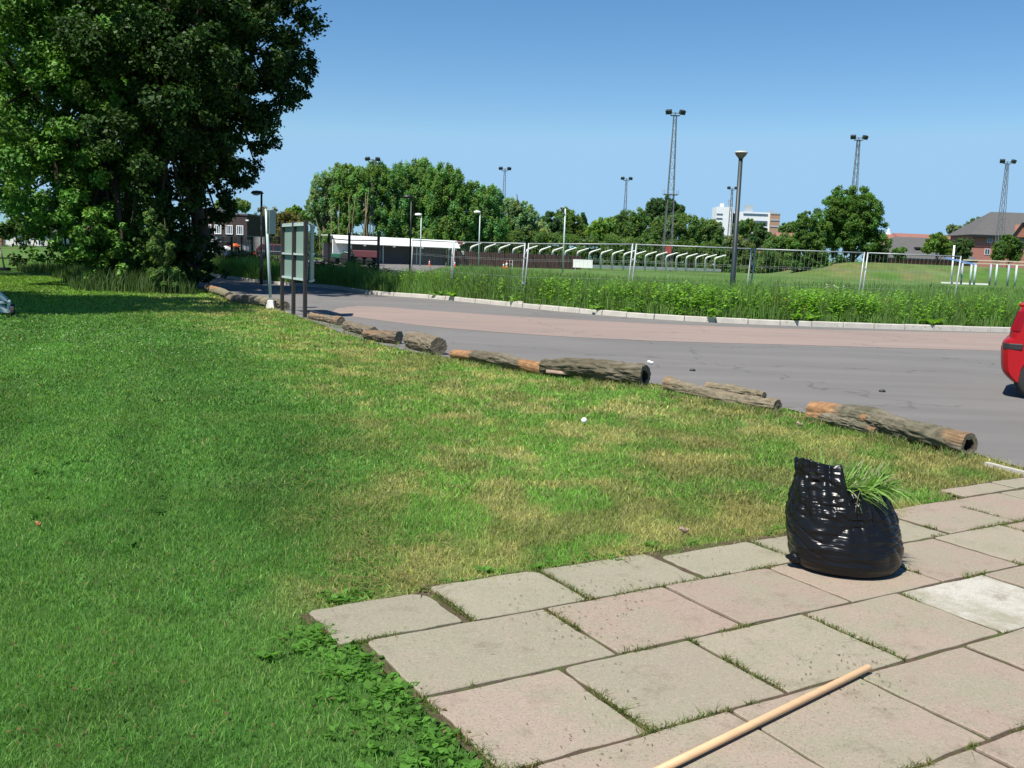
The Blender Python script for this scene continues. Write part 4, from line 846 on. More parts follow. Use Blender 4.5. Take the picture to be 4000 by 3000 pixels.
# ------------------------------------------------------------------ logs
def log(label, p0, p1, r0, r1, seed, sag=0.0, peel=None, ridge=0.016, ends=('cut', 'cut'), extra=None, tint=(0.135, 0.118, 0.082), nr=64, na=56, z0=0.0, z1=0.0, lump=0.12, hollow=False):
    p0 = Vector((p0.x, p0.y, r0 * 0.86 + z0)); p1 = Vector((p1.x, p1.y, r1 * 0.86 + z1)); d = p1 - p0; L = d.length
    root = empty('log', (p0 + p1) / 2 * 1.0, label, 'log', 'logs laid along the edge of the road')
    root.location.z = 0
    ex = d.normalized(); ey = Vector((0, 0, 1)).cross(ex).normalized(); ez = ex.cross(ey)
    B = np.array([ex, ey, ez]); o0 = np.array(p0) - np.array(root.location)
    r = np.random.default_rng(seed)
    def tubearr(c0, c1, ra, rb, seed, bendy, bendz):
        s = np.linspace(0, 1, nr)[:, None]; a = np.linspace(0, 2 * np.pi, na, endpoint=False)[None, :]
        rad = ra + (rb - ra) * s + 0 * a
        sl = s * L
        ca, sa = np.cos(a), np.sin(a)
        rad = rad * (1 + lump * 3 * (fbm(sl * 2.2 + 0 * a, ca * 0.9 + 5 + 0 * s, sa * 0.9 + 3 + 0 * s, seed) - 0.5))
        rd = fbm(sl * 4.0 + 0 * a, ca * 4.2 + 9 + 0 * s, sa * 4.2 + 4 + 0 * s, seed + 7, 2); rdg = 1 - np.abs(rd * 2 - 1) * 2.2
        fine = fbm(sl * 18 + 0 * a, ca * 9 + 0 * s, sa * 9 + 2 + 0 * s, seed + 11, 2) - 0.5
        pl = np.zeros_like(rad) if peel is None else peel(s + 0 * a, a + 0 * s, fbm(sl * 3 + 0 * a, ca * 1.5 + 0 * s, sa * 1.5 + 0 * s, seed + 21))
        rad = rad + (ridge * (-(rdg.clip(0, 1)) * 1.0) + fine * ridge * 0.7) * (1 - 0.85 * pl) - 0.012 * pl
        cx = (c0[0] + (c1[0] - c0[0]) * s) * L; cy = c0[1] + (c1[1] - c0[1]) * s + bendy * np.sin(np.pi * s); cz = c0[2] + (c1[2] - c0[2]) * s + bendz * np.sin(np.pi * s)
        loc = np.stack([cx + 0 * a, cy + rad * ca, cz + rad * sa], -1)
        W = loc @ B + o0
        bark = np.array(tint)[None, None, :] * (0.75 + 0.5 * fbm(sl * 3 + 0 * a, ca * 3 + 0 * s, sa * 3 + 0 * s, seed + 31))[..., None]
        lich = sstep(0.55, 0.7, fbm(sl * 2.5 + 0 * a, ca * 2 + 7 + 0 * s, sa * 2 + 0 * s, seed + 41))[..., None]
        bark = bark * (1 - 0.5 * lich) + np.array([0.19, 0.165, 0.125]) * 0.5 * lich
        wood = np.array([0.27, 0.15, 0.075])[None, None, :] * (0.45 + 1.1 * fbm(sl * 1.5 + 0 * a, ca * 6 + 0 * s, sa * 6 + 0 * s, seed + 51))[..., None]
        colr = bark * (1 - pl[..., None]) + wood * pl[..., None]
        return W, colr
    Vs, Fs, Cs = [], [], []; n0 = 0
    specs = [((0, 0, 0), (1, 0, 0), r0, r1, seed, (r.random() - .5) * 0.06 * L, sag)] + (extra or [])
    rings = []
    for sp_ in specs:
        W, cl = tubearr(*sp_); V = W.reshape(-1, 3); i = (np.arange(nr - 1)[:, None] * na + np.arange(na)[None, :]); j = (np.arange(nr - 1)[:, None] * na + (np.arange(na)[None, :] + 1) % na)
        Fs.append(np.stack([i, j, j + na, i + na], -1).reshape(-1, 4) + n0); Vs.append(V); Cs.append(cl.reshape(-1, 3)); n0 += len(V); rings.append((W[0], W[-1]))
    npmesh('bark', np.concatenate(Vs), np.concatenate(Fs), 'bark', np.concatenate(Cs), root, smooth=True)
    for k, (ra, rb) in enumerate(rings):
        for q, ring in enumerate((ra, rb)):
            cen = ring.mean(0); m = MB(); nrm = np.array(ex) * (1 if q else -1); hol = hollow and q == 1 and k == 0
            rv = [tuple(v) for v in ring]; fr = 0.62 if hol else 0.5
            an = np.linspace(0, 2 * np.pi, na, endpoint=False); wv = 0.55 + 0.75 * fbm(np.cos(an) * 1.6, np.sin(an) * 1.6 + seed, seed=seed, o=2) if hol else np.ones(na)
            inn = [tuple(cen + (v - cen) * fr * wv[i_] - np.array([0, 0, 0.012 if hol else 0]) + (nrm * -0.005)) for i_, v in enumerate(ring)]
            if hol:
                deep = [tuple(cen + (v - cen) * 0.4 * wv[i_] - np.array([0, 0, 0.012]) - nrm * 0.14) for i_, v in enumerate(ring)]
                m.add(rv + inn, [(i, (i + 1) % na, na + (i + 1) % na, na + i) for i in range(na)])
                m.build('cut_end', 'cut', root)
                m2 = MB(); m2.add(inn + deep, [(i, (i + 1) % na, na + (i + 1) % na, na + i) for i in range(na)] + [tuple(na + i for i in range(na))]); m2.build('hollow_heart', 'hollow', root)
            else:
                jag = 0.004
                m.add(rv + [tuple(np.array(v) + nrm * random.uniform(-jag, jag)) for v in inn] + [tuple(cen + nrm * 0.002)], [(i, (i + 1) % na, na + (i + 1) % na, na + i) for i in range(na)] + [(na + i, na + (i + 1) % na, 2 * na) for i in range(na)])
                m.build('cut_end', 'cut', root)
    return root
def logs():
    off = Vector((0.03, 0.09, 0))
    # nearest, with a side limb grown along it
    log('nearest and largest log, split lengthwise with an orange bare left end and hollow right end', g(3180, 1640) + off, g(3785, 1782) + off * 0.5, 0.12, 0.115, 1, sag=0.02, hollow=True, nr=110, na=80, lump=0.2,
        peel=lambda s, a, n: np.clip(sstep(0.24, 0.16, s + 0.10 * (n - 0.5)) * sstep(-0.35, 0.05, np.sin(a)) + sstep(0.86, 0.92, s + 0.08 * (n - .5)) * sstep(-0.3, 0.4, np.sin(a)) * 0.55, 0, 1),
        extra=[((0.01, -0.095, -0.055), (0.5, -0.10, -0.06), 0.072, 0.06, 5, -0.01, 0.01), ((0.36, -0.02, 0.035), (0.64, -0.05, -0.02), 0.085, 0.07, 9, -0.02, 0.02)], tint=(0.125, 0.115, 0.08))
    log('forked log with a pale grey top lying second from the near end', g(2600, 1528) + off, g(3035, 1612) + off, 0.105, 0.075, 12, sag=-0.03, tint=(0.185, 0.155, 0.105), lump=0.16, nr=84,
        peel=lambda s, a, n: 0.35 * sstep(0.12, 0.02, s + 0.1 * (n - .5)), extra=[((0.35, 0.07, 0.045), (0.84, 0.10, 0.07), 0.075, 0.055, 15, 0.0, 0.01)])
    log('thick dark trunk with deep bark and a hollow right end', g(2110, 1468) + off * 1.6, g(2512, 1512) + off * 1.2, 0.135, 0.165, 22, sag=0.03, hollow=True, ridge=0.026, nr=110, na=90, tint=(0.10, 0.088, 0.06), lump=0.18)
    log('slender log with orange bare wood at its left end and in its middle', g(1762, 1402) + off, g(2115, 1468) + off, 0.085, 0.10, 32, sag=0.045, nr=100, tint=(0.115, 0.10, 0.07),
        peel=lambda s, a, n: np.clip(sstep(0.27, 0.22, s + 0.12 * (n - .5)) + sstep(0.78, 0.82, s + 0.05 * (n - .5)), 0, 1))
    log('short thick round log with a clean grey sawn end', g(1592, 1362) + off * 1.6, g(1700, 1390) + off * 1.6, 0.165, 0.165, 42, ridge=0.024, na=80, tint=(0.165, 0.135, 0.095), lump=0.06)
    log('flaking log with loose bark and a sawn end facing right', g(1420, 1330) + off, g(1550, 1346) + off, 0.12, 0.125, 52, ridge=0.03, tint=(0.12, 0.095, 0.07), lump=0.25, peel=lambda s, a, n: 0.35 * sstep(0.55, 0.65, n))
    log('rough log tucked behind the flaking one', g(1345, 1290) + off, g(1450, 1322) + off, 0.11, 0.12, 62, ridge=0.022, tint=(0.15, 0.125, 0.09), lump=0.15)
    log('low peeling log just right of the notice board', g(1205, 1247) + off, g(1325, 1272) + off, 0.09, 0.11, 72, tint=(0.17, 0.14, 0.10), lump=0.25, peel=lambda s, a, n: 0.5 * sstep(0.5, 0.6, n))
    log('knobbly log behind the foot of the leaning sign pole', g(965, 1186) + off, g(1055, 1204) + off, 0.14, 0.15, 82, tint=(0.19, 0.165, 0.11), lump=0.2, ridge=0.03)
    log('stubby log end beside the left post of the notice board', g(1066, 1200) + off, g(1108, 1210) + off, 0.14, 0.13, 87, tint=(0.14, 0.12, 0.08), lump=0.2, ridge=0.03)
    log('gnarled log lump between the orange topped log and the sign pole', g(890, 1178) + off, g(955, 1188) + off, 0.12, 0.15, 92, tint=(0.17, 0.14, 0.095), lump=0.3, ridge=0.025)
    log('farthest log with an orange bare top, at the foot of the poplar', g(808, 1142) + off, g(890, 1166) + off, 0.16, 0.13, 97, tint=(0.18, 0.16, 0.11), lump=0.2, peel=lambda s, a, n: 0.8 * sstep(0.55, 0.4, s) * sstep(0.2, 0.6, np.sin(a)))
    # slab of loose bark before the dark trunk
    a, b = g(2132, 1474), g(2312, 1478); m = MB(); n = 14; k = 7; vs = []
    for i in range(n):
        t = i / (n - 1); c = a.lerp(b, t) + Vector((0, -0.02 * math.sin(t * 3), 0))
        for j in range(k):
            u = j / (k - 1) - 0.5; wv = 0.11 * (1 - 0.45 * abs(t - 0.4)); vs.append((c.x, c.y + u * wv, 0.03 + 0.05 * math.cos(u * 2.6) + 0.03 * (1 - t) + random.uniform(-.004, .004)))
    m.add(vs, [(i * k + j, (i + 1) * k + j, (i + 1) * k + j + 1, i * k + j + 1) for i in range(n - 1) for j in range(k - 1)])
    o = m.build('bark_piece', 'barkpiece', smooth=True); sm = o.modifiers.new('thick', 'SOLIDIFY'); sm.thickness = 0.018
    tag(o, 'loose curved strip of pale bark in front of the dark trunk', 'bark')
M['barkpiece'] = mat('loose_bark', (0.3, 0.22, 0.17), 0.95, spec=0.1, var=0.4, scale=14, bump=0.8, bscale=25, stretch=(0.4, 2, 2))
logs()
# little things lying about
def bits():
    r = random.Random(8)
    for (px, py, L, c, lb) in ((2540, 1423, 0.10, 'white', 'small white scrap lying on the road beyond the hollow trunk'), (2515, 1468, 0.16, 'orange_stick', 'short orange stick on the road right of the hollow trunk'), (3122, 1668, 0.07, 'barkpiece', 'small brown bark chip on the grass left of the nearest log'), (2670, 2090, 0.06, 'barkpiece', 'brown chip on the grass by the paving edge'), (150, 2068, 0.035, 'orange_stick', 'tan leaf scrap lying on the dark lawn')):
        q = g(px, py); a = r.uniform(-0.3, 0.3); m = MB()
        n = 8; pts = [(q.x + math.cos(a) * L * (i / (n - 1) - .5), q.y + math.sin(a) * L * (i / (n - 1) - .5), 0.035 + 0.01 * math.sin(i)) for i in range(n)]
        m.tube(pts, [L * 0.18 * (0.5 + math.sin(math.pi * (i + .5) / n)) for i in range(n)], 6)
        tag(m.build('debris', c, smooth=True), lb, 'debris')
    q = g(2281, 1662); m = MB(); m.lathe((q.x, q.y, 0.022), [(0.03 * math.sin(t), 0.03 * (1 - math.cos(t))) for t in np.linspace(0.05, 3.09, 10)], 14)
    tag(m.build('ball', 'white', smooth=True), 'small white ball lying on the lawn', 'ball')
    for px, py, lb in ((2705, 1449, 'dark stone on the road above the forked log'), (3446, 1531, 'dark stone on the open road above the nearest log')):
        q = g(px, py); m = MB(); m.lathe((q.x, q.y, 0), [(0.03, 0), (0.045, 0.012), (0.03, 0.03), (0.01, 0.036)], 7, 1.2, 0.8)
        tag(m.build('stone', 'darkgrey', smooth=True), lb, 'stone')
M['orange_stick'] = mat('peeled_stick', (0.36, 0.15, 0.06), 0.8, var=0.2)
bits()

# ------------------------------------------------------------------ the rubbish sack with cut grass
def sack():
    c = Vector((1.895, 5.2, 0.017)); o = empty('rubbish_sack', c, 'open black plastic sack full of cut grass on the paving', 'sack')
    nv, na = 150, 220; v = np.linspace(0, 1, nv)[:, None]; a = np.linspace(0, 2 * np.pi, na, endpoint=False)[None, :]
    # a = 0 points right (+x), -pi/2 towards the camera
    dl = np.abs((a - np.pi * 1.20 + np.pi) % (2 * np.pi) - np.pi)
    rim = 0.49 + (0.095 - 0.06 * np.cos(a - 1.5 * np.pi) * 0 + 0.03 * sstep(-0.6, 0.6, -np.sin(a))) * sstep(0.92, 0.68, dl) + 0.03 * sstep(0.5, 0.3, np.abs((a + 0.25 + np.pi) % (2 * np.pi) - np.pi)) + 0.02 * np.sin(a)
    rim = rim + 0.006 * np.sin(7 * a + 1) + 0.004 * np.sin(13 * a)
    fv = np.clip(v / 0.9, 0, 1); z = rim * np.clip(fv, 0, 1) ** 1.15
    rp = np.interp(fv.ravel(), [0, 0.02, 0.06, 0.14, 0.28, 0.42, 0.6, 0.8, 1.0], [0.18, 0.245, 0.283, 0.308, 0.318, 0.314, 0.298, 0.276, 0.250])[:, None]
    zz = np.interp(fv.ravel(), [0, 0.02, 0.06, 0.14, 1.0], [0.0, 0.003, 0.035, 0.11, 1.0])[:, None]; z = rim * zz
    ell = 1 + 0.05 * np.cos(2 * a) - 0.07 * np.sin(a) ** 4 * 0
    rad = rp * ell * 0.94
    # wrinkles: long near-horizontal pulls, a few bigger folds, crumpled rim
    n1 = fbm(np.cos(a) * 1.5 + 0 * z, np.sin(a) * 1.5 + 4 + 0 * z, z * 40 - 3.0 * np.cos(a), 71, 3) - 0.5
    n2 = fbm(np.cos(a) * 2.2 + 8 + 0 * z, np.sin(a) * 2.2 + 0 * z, z * 6 + 0.6 * np.sin(a), 72, 2) - 0.5
    n3 = fbm(np.cos(a) * 5 + 0 * z, np.sin(a) * 5 + 0 * z, z * 5, 73, 3) - 0.5
    n4 = fbm(np.cos(a) * 1.1 + 2 + 0 * z, np.sin(a) * 1.1 + 0 * z, z * 17 + 2.6 * np.cos(a) + 1.2 * np.sin(2 * a), 79, 2); n4 = np.clip(1 - np.abs(2 * n4 - 1) * 2.6, 0, 1) ** 2
    n5 = fbm(np.cos(a) * 3.2 + 2 + 0 * z, np.sin(a) * 3.2 + 0 * z, z * 3.5 + 1.5 * np.cos(a), 80, 2); n5 = np.clip(1 - np.abs(2 * n5 - 1) * 3.2, 0, 1) ** 2 * sstep(0.35, 0.9, fv)
    rad = rad - 0.011 * n4 * sstep(0.1, 0.3, fv) - 0.022 * n5
    rad = rad + 0.016 * n1 * (0.35 + 1.3 * sstep(0.35, 0.6, fbm(np.cos(a) * 1.2 + 3 + 0 * z, np.sin(a) * 1.2 + 0 * z, z * 5, 75, 2))) * sstep(0.03, 0.12, fv) + 0.05 * n2 * sstep(0.05, 0.4, fv) + 0.022 * n3 * sstep(0.6, 1.0, fv)
    # last tenth: the edge rolled over into the mouth
    roll = np.clip((v - 0.9) / 0.1, 0, 1); rad = rad - 0.06 * np.sin(roll * np.pi / 2) + 0.012 * np.sin(roll * np.pi); z = z + 0.016 * np.sin(roll * np.pi) - 0.10 * roll ** 1.5
    lean = -0.055 * fv ** 1.5
    x = rad * np.cos(a) + lean; y = rad * np.sin(a) * 0.93 + 0.07 * fv ** 1.3
    V = np.stack([x, y, z + 0 * a], -1).reshape(-1, 3)
    i = (np.arange(nv - 1)[:, None] * na + np.arange(na)[None, :]); j = (np.arange(nv - 1)[:, None] * na + (np.arange(na)[None, :] + 1) % na)
    npmesh('sack_film', V, np.stack([i, j, j + na, i + na], -1).reshape(-1, 4), 'bag', None, o, smooth=True)
    m = MB(); m.add([(x_, y_, 0.003) for x_, y_ in zip(x[0], y[0])], [tuple(range(na - 1, -1, -1))]); m.build('sack_base', 'bag', o)
    # crumpled corner of film standing on the left and a twist on the right
    for nm, cx, cy, cz, sx, sz, sd in (('sack_corner', -0.265, -0.03, 0.02, 0.05, 0.045, 3),):
        rr = np.random.default_rng(sd); m = MB(); n = 12; k = 9; vs = []
        for q in range(k):
            t = q / (k - 1)
            for b in range(n):
                aa = 2 * math.pi * b / n; rad_ = (0.35 + math.sin(math.pi * (0.12 + 0.8 * t))) * (1 + 0.5 * (rr.random() - .5)); vs.append((cx + rad_ * sx * math.cos(aa), cy + rad_ * sx * math.sin(aa) * 0.8, cz + t * sz * 1.6))
        m.add(vs, [(q * n + b, q * n + (b + 1) % n, (q + 1) * n + (b + 1) % n, (q + 1) * n + b) for q in range(k - 1) for b in range(n)] + [tuple((k - 1) * n + b for b in range(n)), tuple(range(n - 1, -1, -1))])
        m.build(nm, 'bag', o, smooth=True)
    # the grass in it
    r = np.random.default_rng(44); Vs, Fs, Cs = [], [], []; n0 = 0
    for b in range(1300):
        big = b < 60
        th = r.uniform(0, 2 * np.pi); rr_ = 0.195 * np.sqrt(r.random()); p = np.array([rr_ * math.cos(th) + 0.0, rr_ * math.sin(th) * 0.9 + 0.05, 0.42 + 0.06 * r.random()])
        ah = r.normal(0.1, 0.9) if not big else r.uniform(0, 2 * np.pi); el = r.uniform(0.15, 1.3); L = r.uniform(0.10, 0.21) if not big else r.uniform(0.16, 0.28)
        if b in (0, 1, 2, 3, 4): p = np.array([-0.22 + 0.012 * b, 0.0, 0.50]); ah, el, L = math.pi * (0.9 - 0.2 * b), 1.25, r.uniform(0.13, 0.2)
        d = np.array([math.cos(ah) * math.cos(el), math.sin(ah) * math.cos(el), math.sin(el)]); sd = np.cross(d, r.normal(size=3)); sd /= np.linalg.norm(sd); w0 = r.uniform(0.003, 0.007) * (1.3 if big else 1)
        pts = []
        for q in range(5):
            t = q / 4; cpt = p + d * L * t - np.array([0, 0, 1]) * L * 0.55 * t * t * math.cos(el); wq = w0 * (1 - t * 0.85) * (1.4 if q == 2 else 1); pts += [cpt - sd * wq, cpt + sd * wq]
        Vs.append(np.array(pts)); Fs.append(np.array([(2 * q, 2 * q + 1, 2 * q + 3, 2 * q + 2) for q in range(4)]) + n0); n0 += 10
        cc = np.array([0.19, 0.33, 0.08]) * r.uniform(0.6, 1.35) if r.random() < 0.8 else np.array([0.34, 0.36, 0.2]) * r.uniform(0.7, 1.2); Cs.append(np.tile(cc, (10, 1)))
    gr = npmesh('cut_grass', np.concatenate(Vs) + np.array(c), np.concatenate(Fs), 'grassblade', np.concatenate(Cs))
    tag(gr, 'bright green cut grass sticking out of the black sack', 'cut grass', kind='stuff')
sack()
# broom handle
def broom():
    a, b = g(2380, 3105, 0.036), g(3398, 2605, 0.036); d = (b - a).normalized(); b = b - d * 0.005
    m = MB(); L = (b - a).length; rr = 0.0145
    m.tube([a, a + d * 0.5 * L, b - d * 0.01, b - d * 0.003, b], [rr, rr, rr, rr * 0.9, rr * 0.6], 20)
    tag(m.build('broom_handle', 'handle', smooth=True), 'pale wooden broom handle lying across the paving', 'broom handle')
broom()

# ------------------------------------------------------------------ signs at the road edge
def notice_board():
    pb = [g(1102, 1214), g(1146, 1228), g(1191, 1240)]; o = empty('notice_board', pb[1], 'double notice board seen from behind on three dark posts', 'notice board')
    L = [p - pb[1] for p in pb]
    for q, p in enumerate(L): MB().box((p.x, p.y, 1.17), (0.09, 0.09, 2.46), rz=R(30)).build('post', 'brownpost', o, bevel=0.012)
    for q in (0, 1):
        a, b = L[q], L[q + 1]; d = (b - a).normalized(); n = Vector((-d.y, d.x, 0)) * -1
        if n.y > 0: n = -n
        a2, b2 = a - n * 0.06, b - n * 0.06   # boards hang on the far side of the posts
        for zb, zt in ((0.95, 1.53), (1.59, 2.27)):
            m = MB(); m.bar((a2.x, a2.y, (zb + zt) / 2), (b2.x, b2.y, (zb + zt) / 2), 0.02, zt - zb); m.build('board_panel', 'greenboard', o)
        for z in (0.93, 1.56, 2.29): MB().bar((a.x, a.y, z), (b.x, b.y, z), 0.05, 0.05).build('frame_rail', 'galvpaint', o)
        m = MB(); m.bar((a2.x, a2.y, 2.335), (b2.x, b2.y, 2.335), 0.16, 0.03); m.build('cap_rail', 'galvpaint', o)
    a = L[2]; b = a + Vector((-0.06, 1.25, 0))
    m = MB(); m.bar((a.x + .1, a.y + .12, 1.6), (b.x, b.y, 1.6), 0.03, 1.36); m.build('side_panel', 'greenboard', o)
    for z in (0.9, 1.58, 2.3): MB().bar((a.x + .1, a.y + .12, z), (b.x, b.y, z), 0.07, 0.05).build('side_rail', 'galvpaint', o)
notice_board()
def pole_sign():
    b = g(1058, 1204); o = empty('sign_pole', b, 'leaning pale steel sign pole with a narrow sign seen edge on', 'road sign')
    top = P(1040, 816, b.y) - b
    MB().tube([(0, 0, 0.05), (top.x * .5, 0, top.z * .5), (top.x, 0, top.z)], 0.042, 14).build('pole', 'galvpaint', o, smooth=True)
    MB().box((0, 0, 0.10), (0.26, 0.26, 0.26), taper=0.62).build('concrete_foot', 'offwhite', o, bevel=0.015)
    d = Vector((0.35, 0.94, 0)); s0 = Vector((top.x + 0.02, 0.0, 0))
    for k, off in enumerate((0.055, 0.12)):
        m = MB(); q = s0 + Vector((off, -0.02, 0)); m.bar((q.x, q.y - 0.2, top.z - 0.36), (q.x + d.x * 0.12, q.y + 0.35, top.z - 0.36), 0.012, 0.66); m.build('sign_plate', 'greenboard' if k else 'galvpaint', o)
    MB().box((s0.x + 0.06, 0, top.z - 0.02), (0.16, 0.1, 0.05)).build('bracket', 'galvpaint', o); MB().box((s0.x + 0.06, 0, top.z - 0.64), (0.14, 0.08, 0.04)).build('bracket', 'galvpaint', o)
pole_sign()

# ------------------------------------------------------------------ lamp posts
def head_flat(m, c, sx, L):
    m.lathe(c, [(0.02, 0.07), (0.45, 0.06), (0.5, 0.0), (0.42, -0.05), (0.1, -0.09)], 18, L, sx)
def lamp_left():
    Y = 45.5; x = X(1021, Y); o = empty('street_lamp', (x, Y, 0.05), 'black street lamp with a flat head on the left of the road', 'street lamp')
    zt = Z(760, Y, 1018)
    MB().tube([(0, 0, -.1), (0, 0, 1.0), (0, 0, 1.02), (0, 0, zt)], [0.07, 0.07, 0.055, 0.045], 12).build('post', 'black', o, smooth=True)
    m = MB(); m.lathe((-0.2, 0, zt), [(0.05, 0.13), (0.22, 0.11), (0.3, 0.02), (0.29, -0.02)], 22, 1.0, 0.6); m.build('lamp_head', 'darkgrey', o, smooth=True)
    m = MB(); m.lathe((-0.25, 0, zt - 0.02), [(0.2, 0.0), (0.16, -0.05), (0.05, -0.08)], 18, 1.0, 0.6); m.build('lamp_glass', 'offwhite', o, smooth=True)
lamp_left()
def lamp_right():
    Y = 30.2; x = X(2866, Y); b = float(terrain(x, Y)); o = empty('street_lamp', (x, Y, b), 'tall dark street lamp with a round bowl head rising from the verge', 'street lamp')
    zt = Z(618, Y, 2890) - b
    MB().tube([(0, 0, -.1), (0, 0, 1.3), (0, 0, 1.33), (0, 0, zt)], [0.088, 0.085, 0.075, 0.064], 16).build('post', 'postgreen', o, smooth=True)
    m = MB(); m.lathe((0, 0, zt), [(0.066, -0.02), (0.10, 0.03), (0.165, 0.10), (0.18, 0.15)], 24); m.build('lamp_bowl', 'lampbowl', o, smooth=True)
    m = MB(); m.lathe((0, 0, zt + 0.15), [(0.185, 0.0), (0.205, 0.012), (0.19, 0.04), (0.12, 0.06), (0.02, 0.068)], 24); m.build('lamp_cap', 'lampcap', o, smooth=True)
M['lampbowl'] = mat('smoked_lamp_bowl', (0.16, 0.15, 0.12), 0.25, var=0.1)
M['lampcap'] = mat('pale_lamp_cap', (0.5, 0.48, 0.38), 0.5, var=0.1)
lamp_right()
def park_lamps():
    for px, ytop, Y, m_, lb in ((1602, 772, 56, 'black', 'black car park lamp post before the highest trees'), (1642, 840, 74, 'galvpaint', 'pale car park lamp post with a short white head beside the black one'), (1870, 830, 76, 'galvpaint', 'pale car park lamp post standing above the brown wall')):
        x = X(px, Y); b = float(terrain(x, Y)); o = empty('car_park_lamp', (x, Y, b), lb, 'lamp post', 'lamp posts of the car park')
        zt = Z(ytop, Y, px) - b
        MB().tube([(0, 0, -.1), (0, 0, zt)], [0.052, 0.04], 10).build('post', m_, o, smooth=True)
        m = MB(); m.lathe((-0.22, 0, zt), [(0.06, 0.14), (0.24, 0.10), (0.28, 0.02), (0.24, -0.05)], 16, 1.0, 0.6); m.build('lamp_head', 'black' if m_ == 'black' else 'white', o, smooth=True)
    px, Y = 2200, 70; x = X(px, Y); b = float(terrain(x, Y)); o = empty('flood_lamp', (x, Y, b), 'galvanised post with one black floodlight tilted to the left', 'lamp post')
    zt = Z(815, Y, 2202) - b
    MB().tube([(0, 0, -.1), (0, 0, zt)], [0.062, 0.05], 12).build('post', 'galvpaint', o, smooth=True)
    MB().tube([(0.02, 0, zt - 0.02), (-0.2, 0, zt + 0.13), (-0.28, 0, zt + 0.1)], 0.035, 8).build('arm', 'galvpaint', o, smooth=True)
    MB().box((-0.24, -0.05, zt - 0.06), (0.34, 0.3, 0.1), rot=Matrix.Rotation(R(48), 3, 'Y')).build('floodlight', 'darkgrey', o, bevel=0.02)
park_lamps()
def masts():
    M['mast'] = mat('weathered_lattice_steel', (0.14, 0.15, 0.155), 0.6, 0.2, var=0.25, scale=0.4)
    for px_t, px_b, ytop, Y, wb, lamp_sc, lb in (
        (2608, 2601, 452, 105, 1.0, 1.0, 'tallest lattice floodlight tower, in front of the dark round conifer'),
        (3322, 3303, 548, 119, 1.0, 1.0, 'lattice floodlight tower rising behind the large round tree'),
        (3899, 3882, 640, 139, 1.1, 1.1, 'lattice floodlight tower at the far right in front of the brick flats'),
        (1964, 1957, 668, 150, 0.8, 0.9, 'lattice floodlight tower at the right end of the wood'),
        (2436, 2426, 706, 160, 0.75, 0.9, 'thin lattice floodlight tower over the soft green trees'),
        (2844, 2838, 742, 175, 0.8, 0.9, 'small lattice floodlight tower in front of the white office block'),
        (1452, 1448, 634, 117, 0.5, 0.85, 'floodlight tower whose lamps top the trees of the wood')):
        xb, xt = X(px_b, Y), X(px_t, Y); b = 0.8; xm = (xb + xt) / 2
        o = empty('floodlight_tower', (xm, Y, b), lb, 'floodlight tower', 'floodlight towers around the playing field')
        h = Z(ytop, Y, px_t) - b; m = MB(); wt = wb * 0.28
        cor = [(-1, -1), (1, -1), (1, 1), (-1, 1)]
        def pt(k, t): wq = (wb + (wt - wb) * t) / 2; return Vector((cor[k % 4][0] * wq, cor[k % 4][1] * wq, h * t))
        for k in range(4): m.tube([pt(k, 0), pt(k, 1)], 0.045, 5)
        nseg = 15
        for i in range(nseg):
            t0, t1 = i / nseg, (i + 1) / nseg
            for k in range(4): m.bar(pt(k, t0), pt(k + 1, t1) if i % 2 else pt(k, t1).lerp(pt(k + 1, t1), 1.0), 0.025); m.bar(pt(k, t1), pt(k + 1, t1), 0.022)
        m.build('lattice_mast', 'mast', o)
        m = MB(); m.box((0, 0, h + 0.05), (1.0, 0.5, 0.06)); m.bar((-0.9, 0, h + 0.3), (0.9, 0, h + 0.3), 0.07); m.tube([(0, 0, h), (0, 0, h + 0.4)], 0.06, 6); m.build('head_frame', 'mast', o)
        for sx in (-0.72, 0.72):
            f = MB(); f.box((sx * lamp_sc, -0.15, h + 0.38), (0.62 * lamp_sc, 0.4, 0.46 * lamp_sc), rot=Matrix.Rotation(R(-25 if sx < 0 else 25), 3, 'Z') @ Matrix.Rotation(R(28), 3, 'X')); f.build('floodlight', 'darkgrey', o, bevel=0.04)
        if px_b in (2601, 1957, 3882):
            m = MB(); zz = h * (0.50 if px_b != 3882 else 0.3); m.box((0, 0, zz), (wb * 1.5, wb * 1.2, 0.06))
            for k in range(4): m.bar((cor[k][0] * wb * .75, cor[k][1] * wb * .6, zz), (cor[k][0] * wb * .75, cor[k][1] * wb * .6, zz + 0.5), 0.03)
            m.build('platform', 'mast', o)
        MB().box((0.0, -wb * 0.6, 2.4 if px_b == 2601 else 1.2), (0.6, 0.3, 0.9)).build('switch_box', 'switchred' if px_b == 2601 else 'rust', o)
M['switchred'] = mat('red_switch_box', (0.3, 0.05, 0.035), 0.6, var=0.1)
masts()

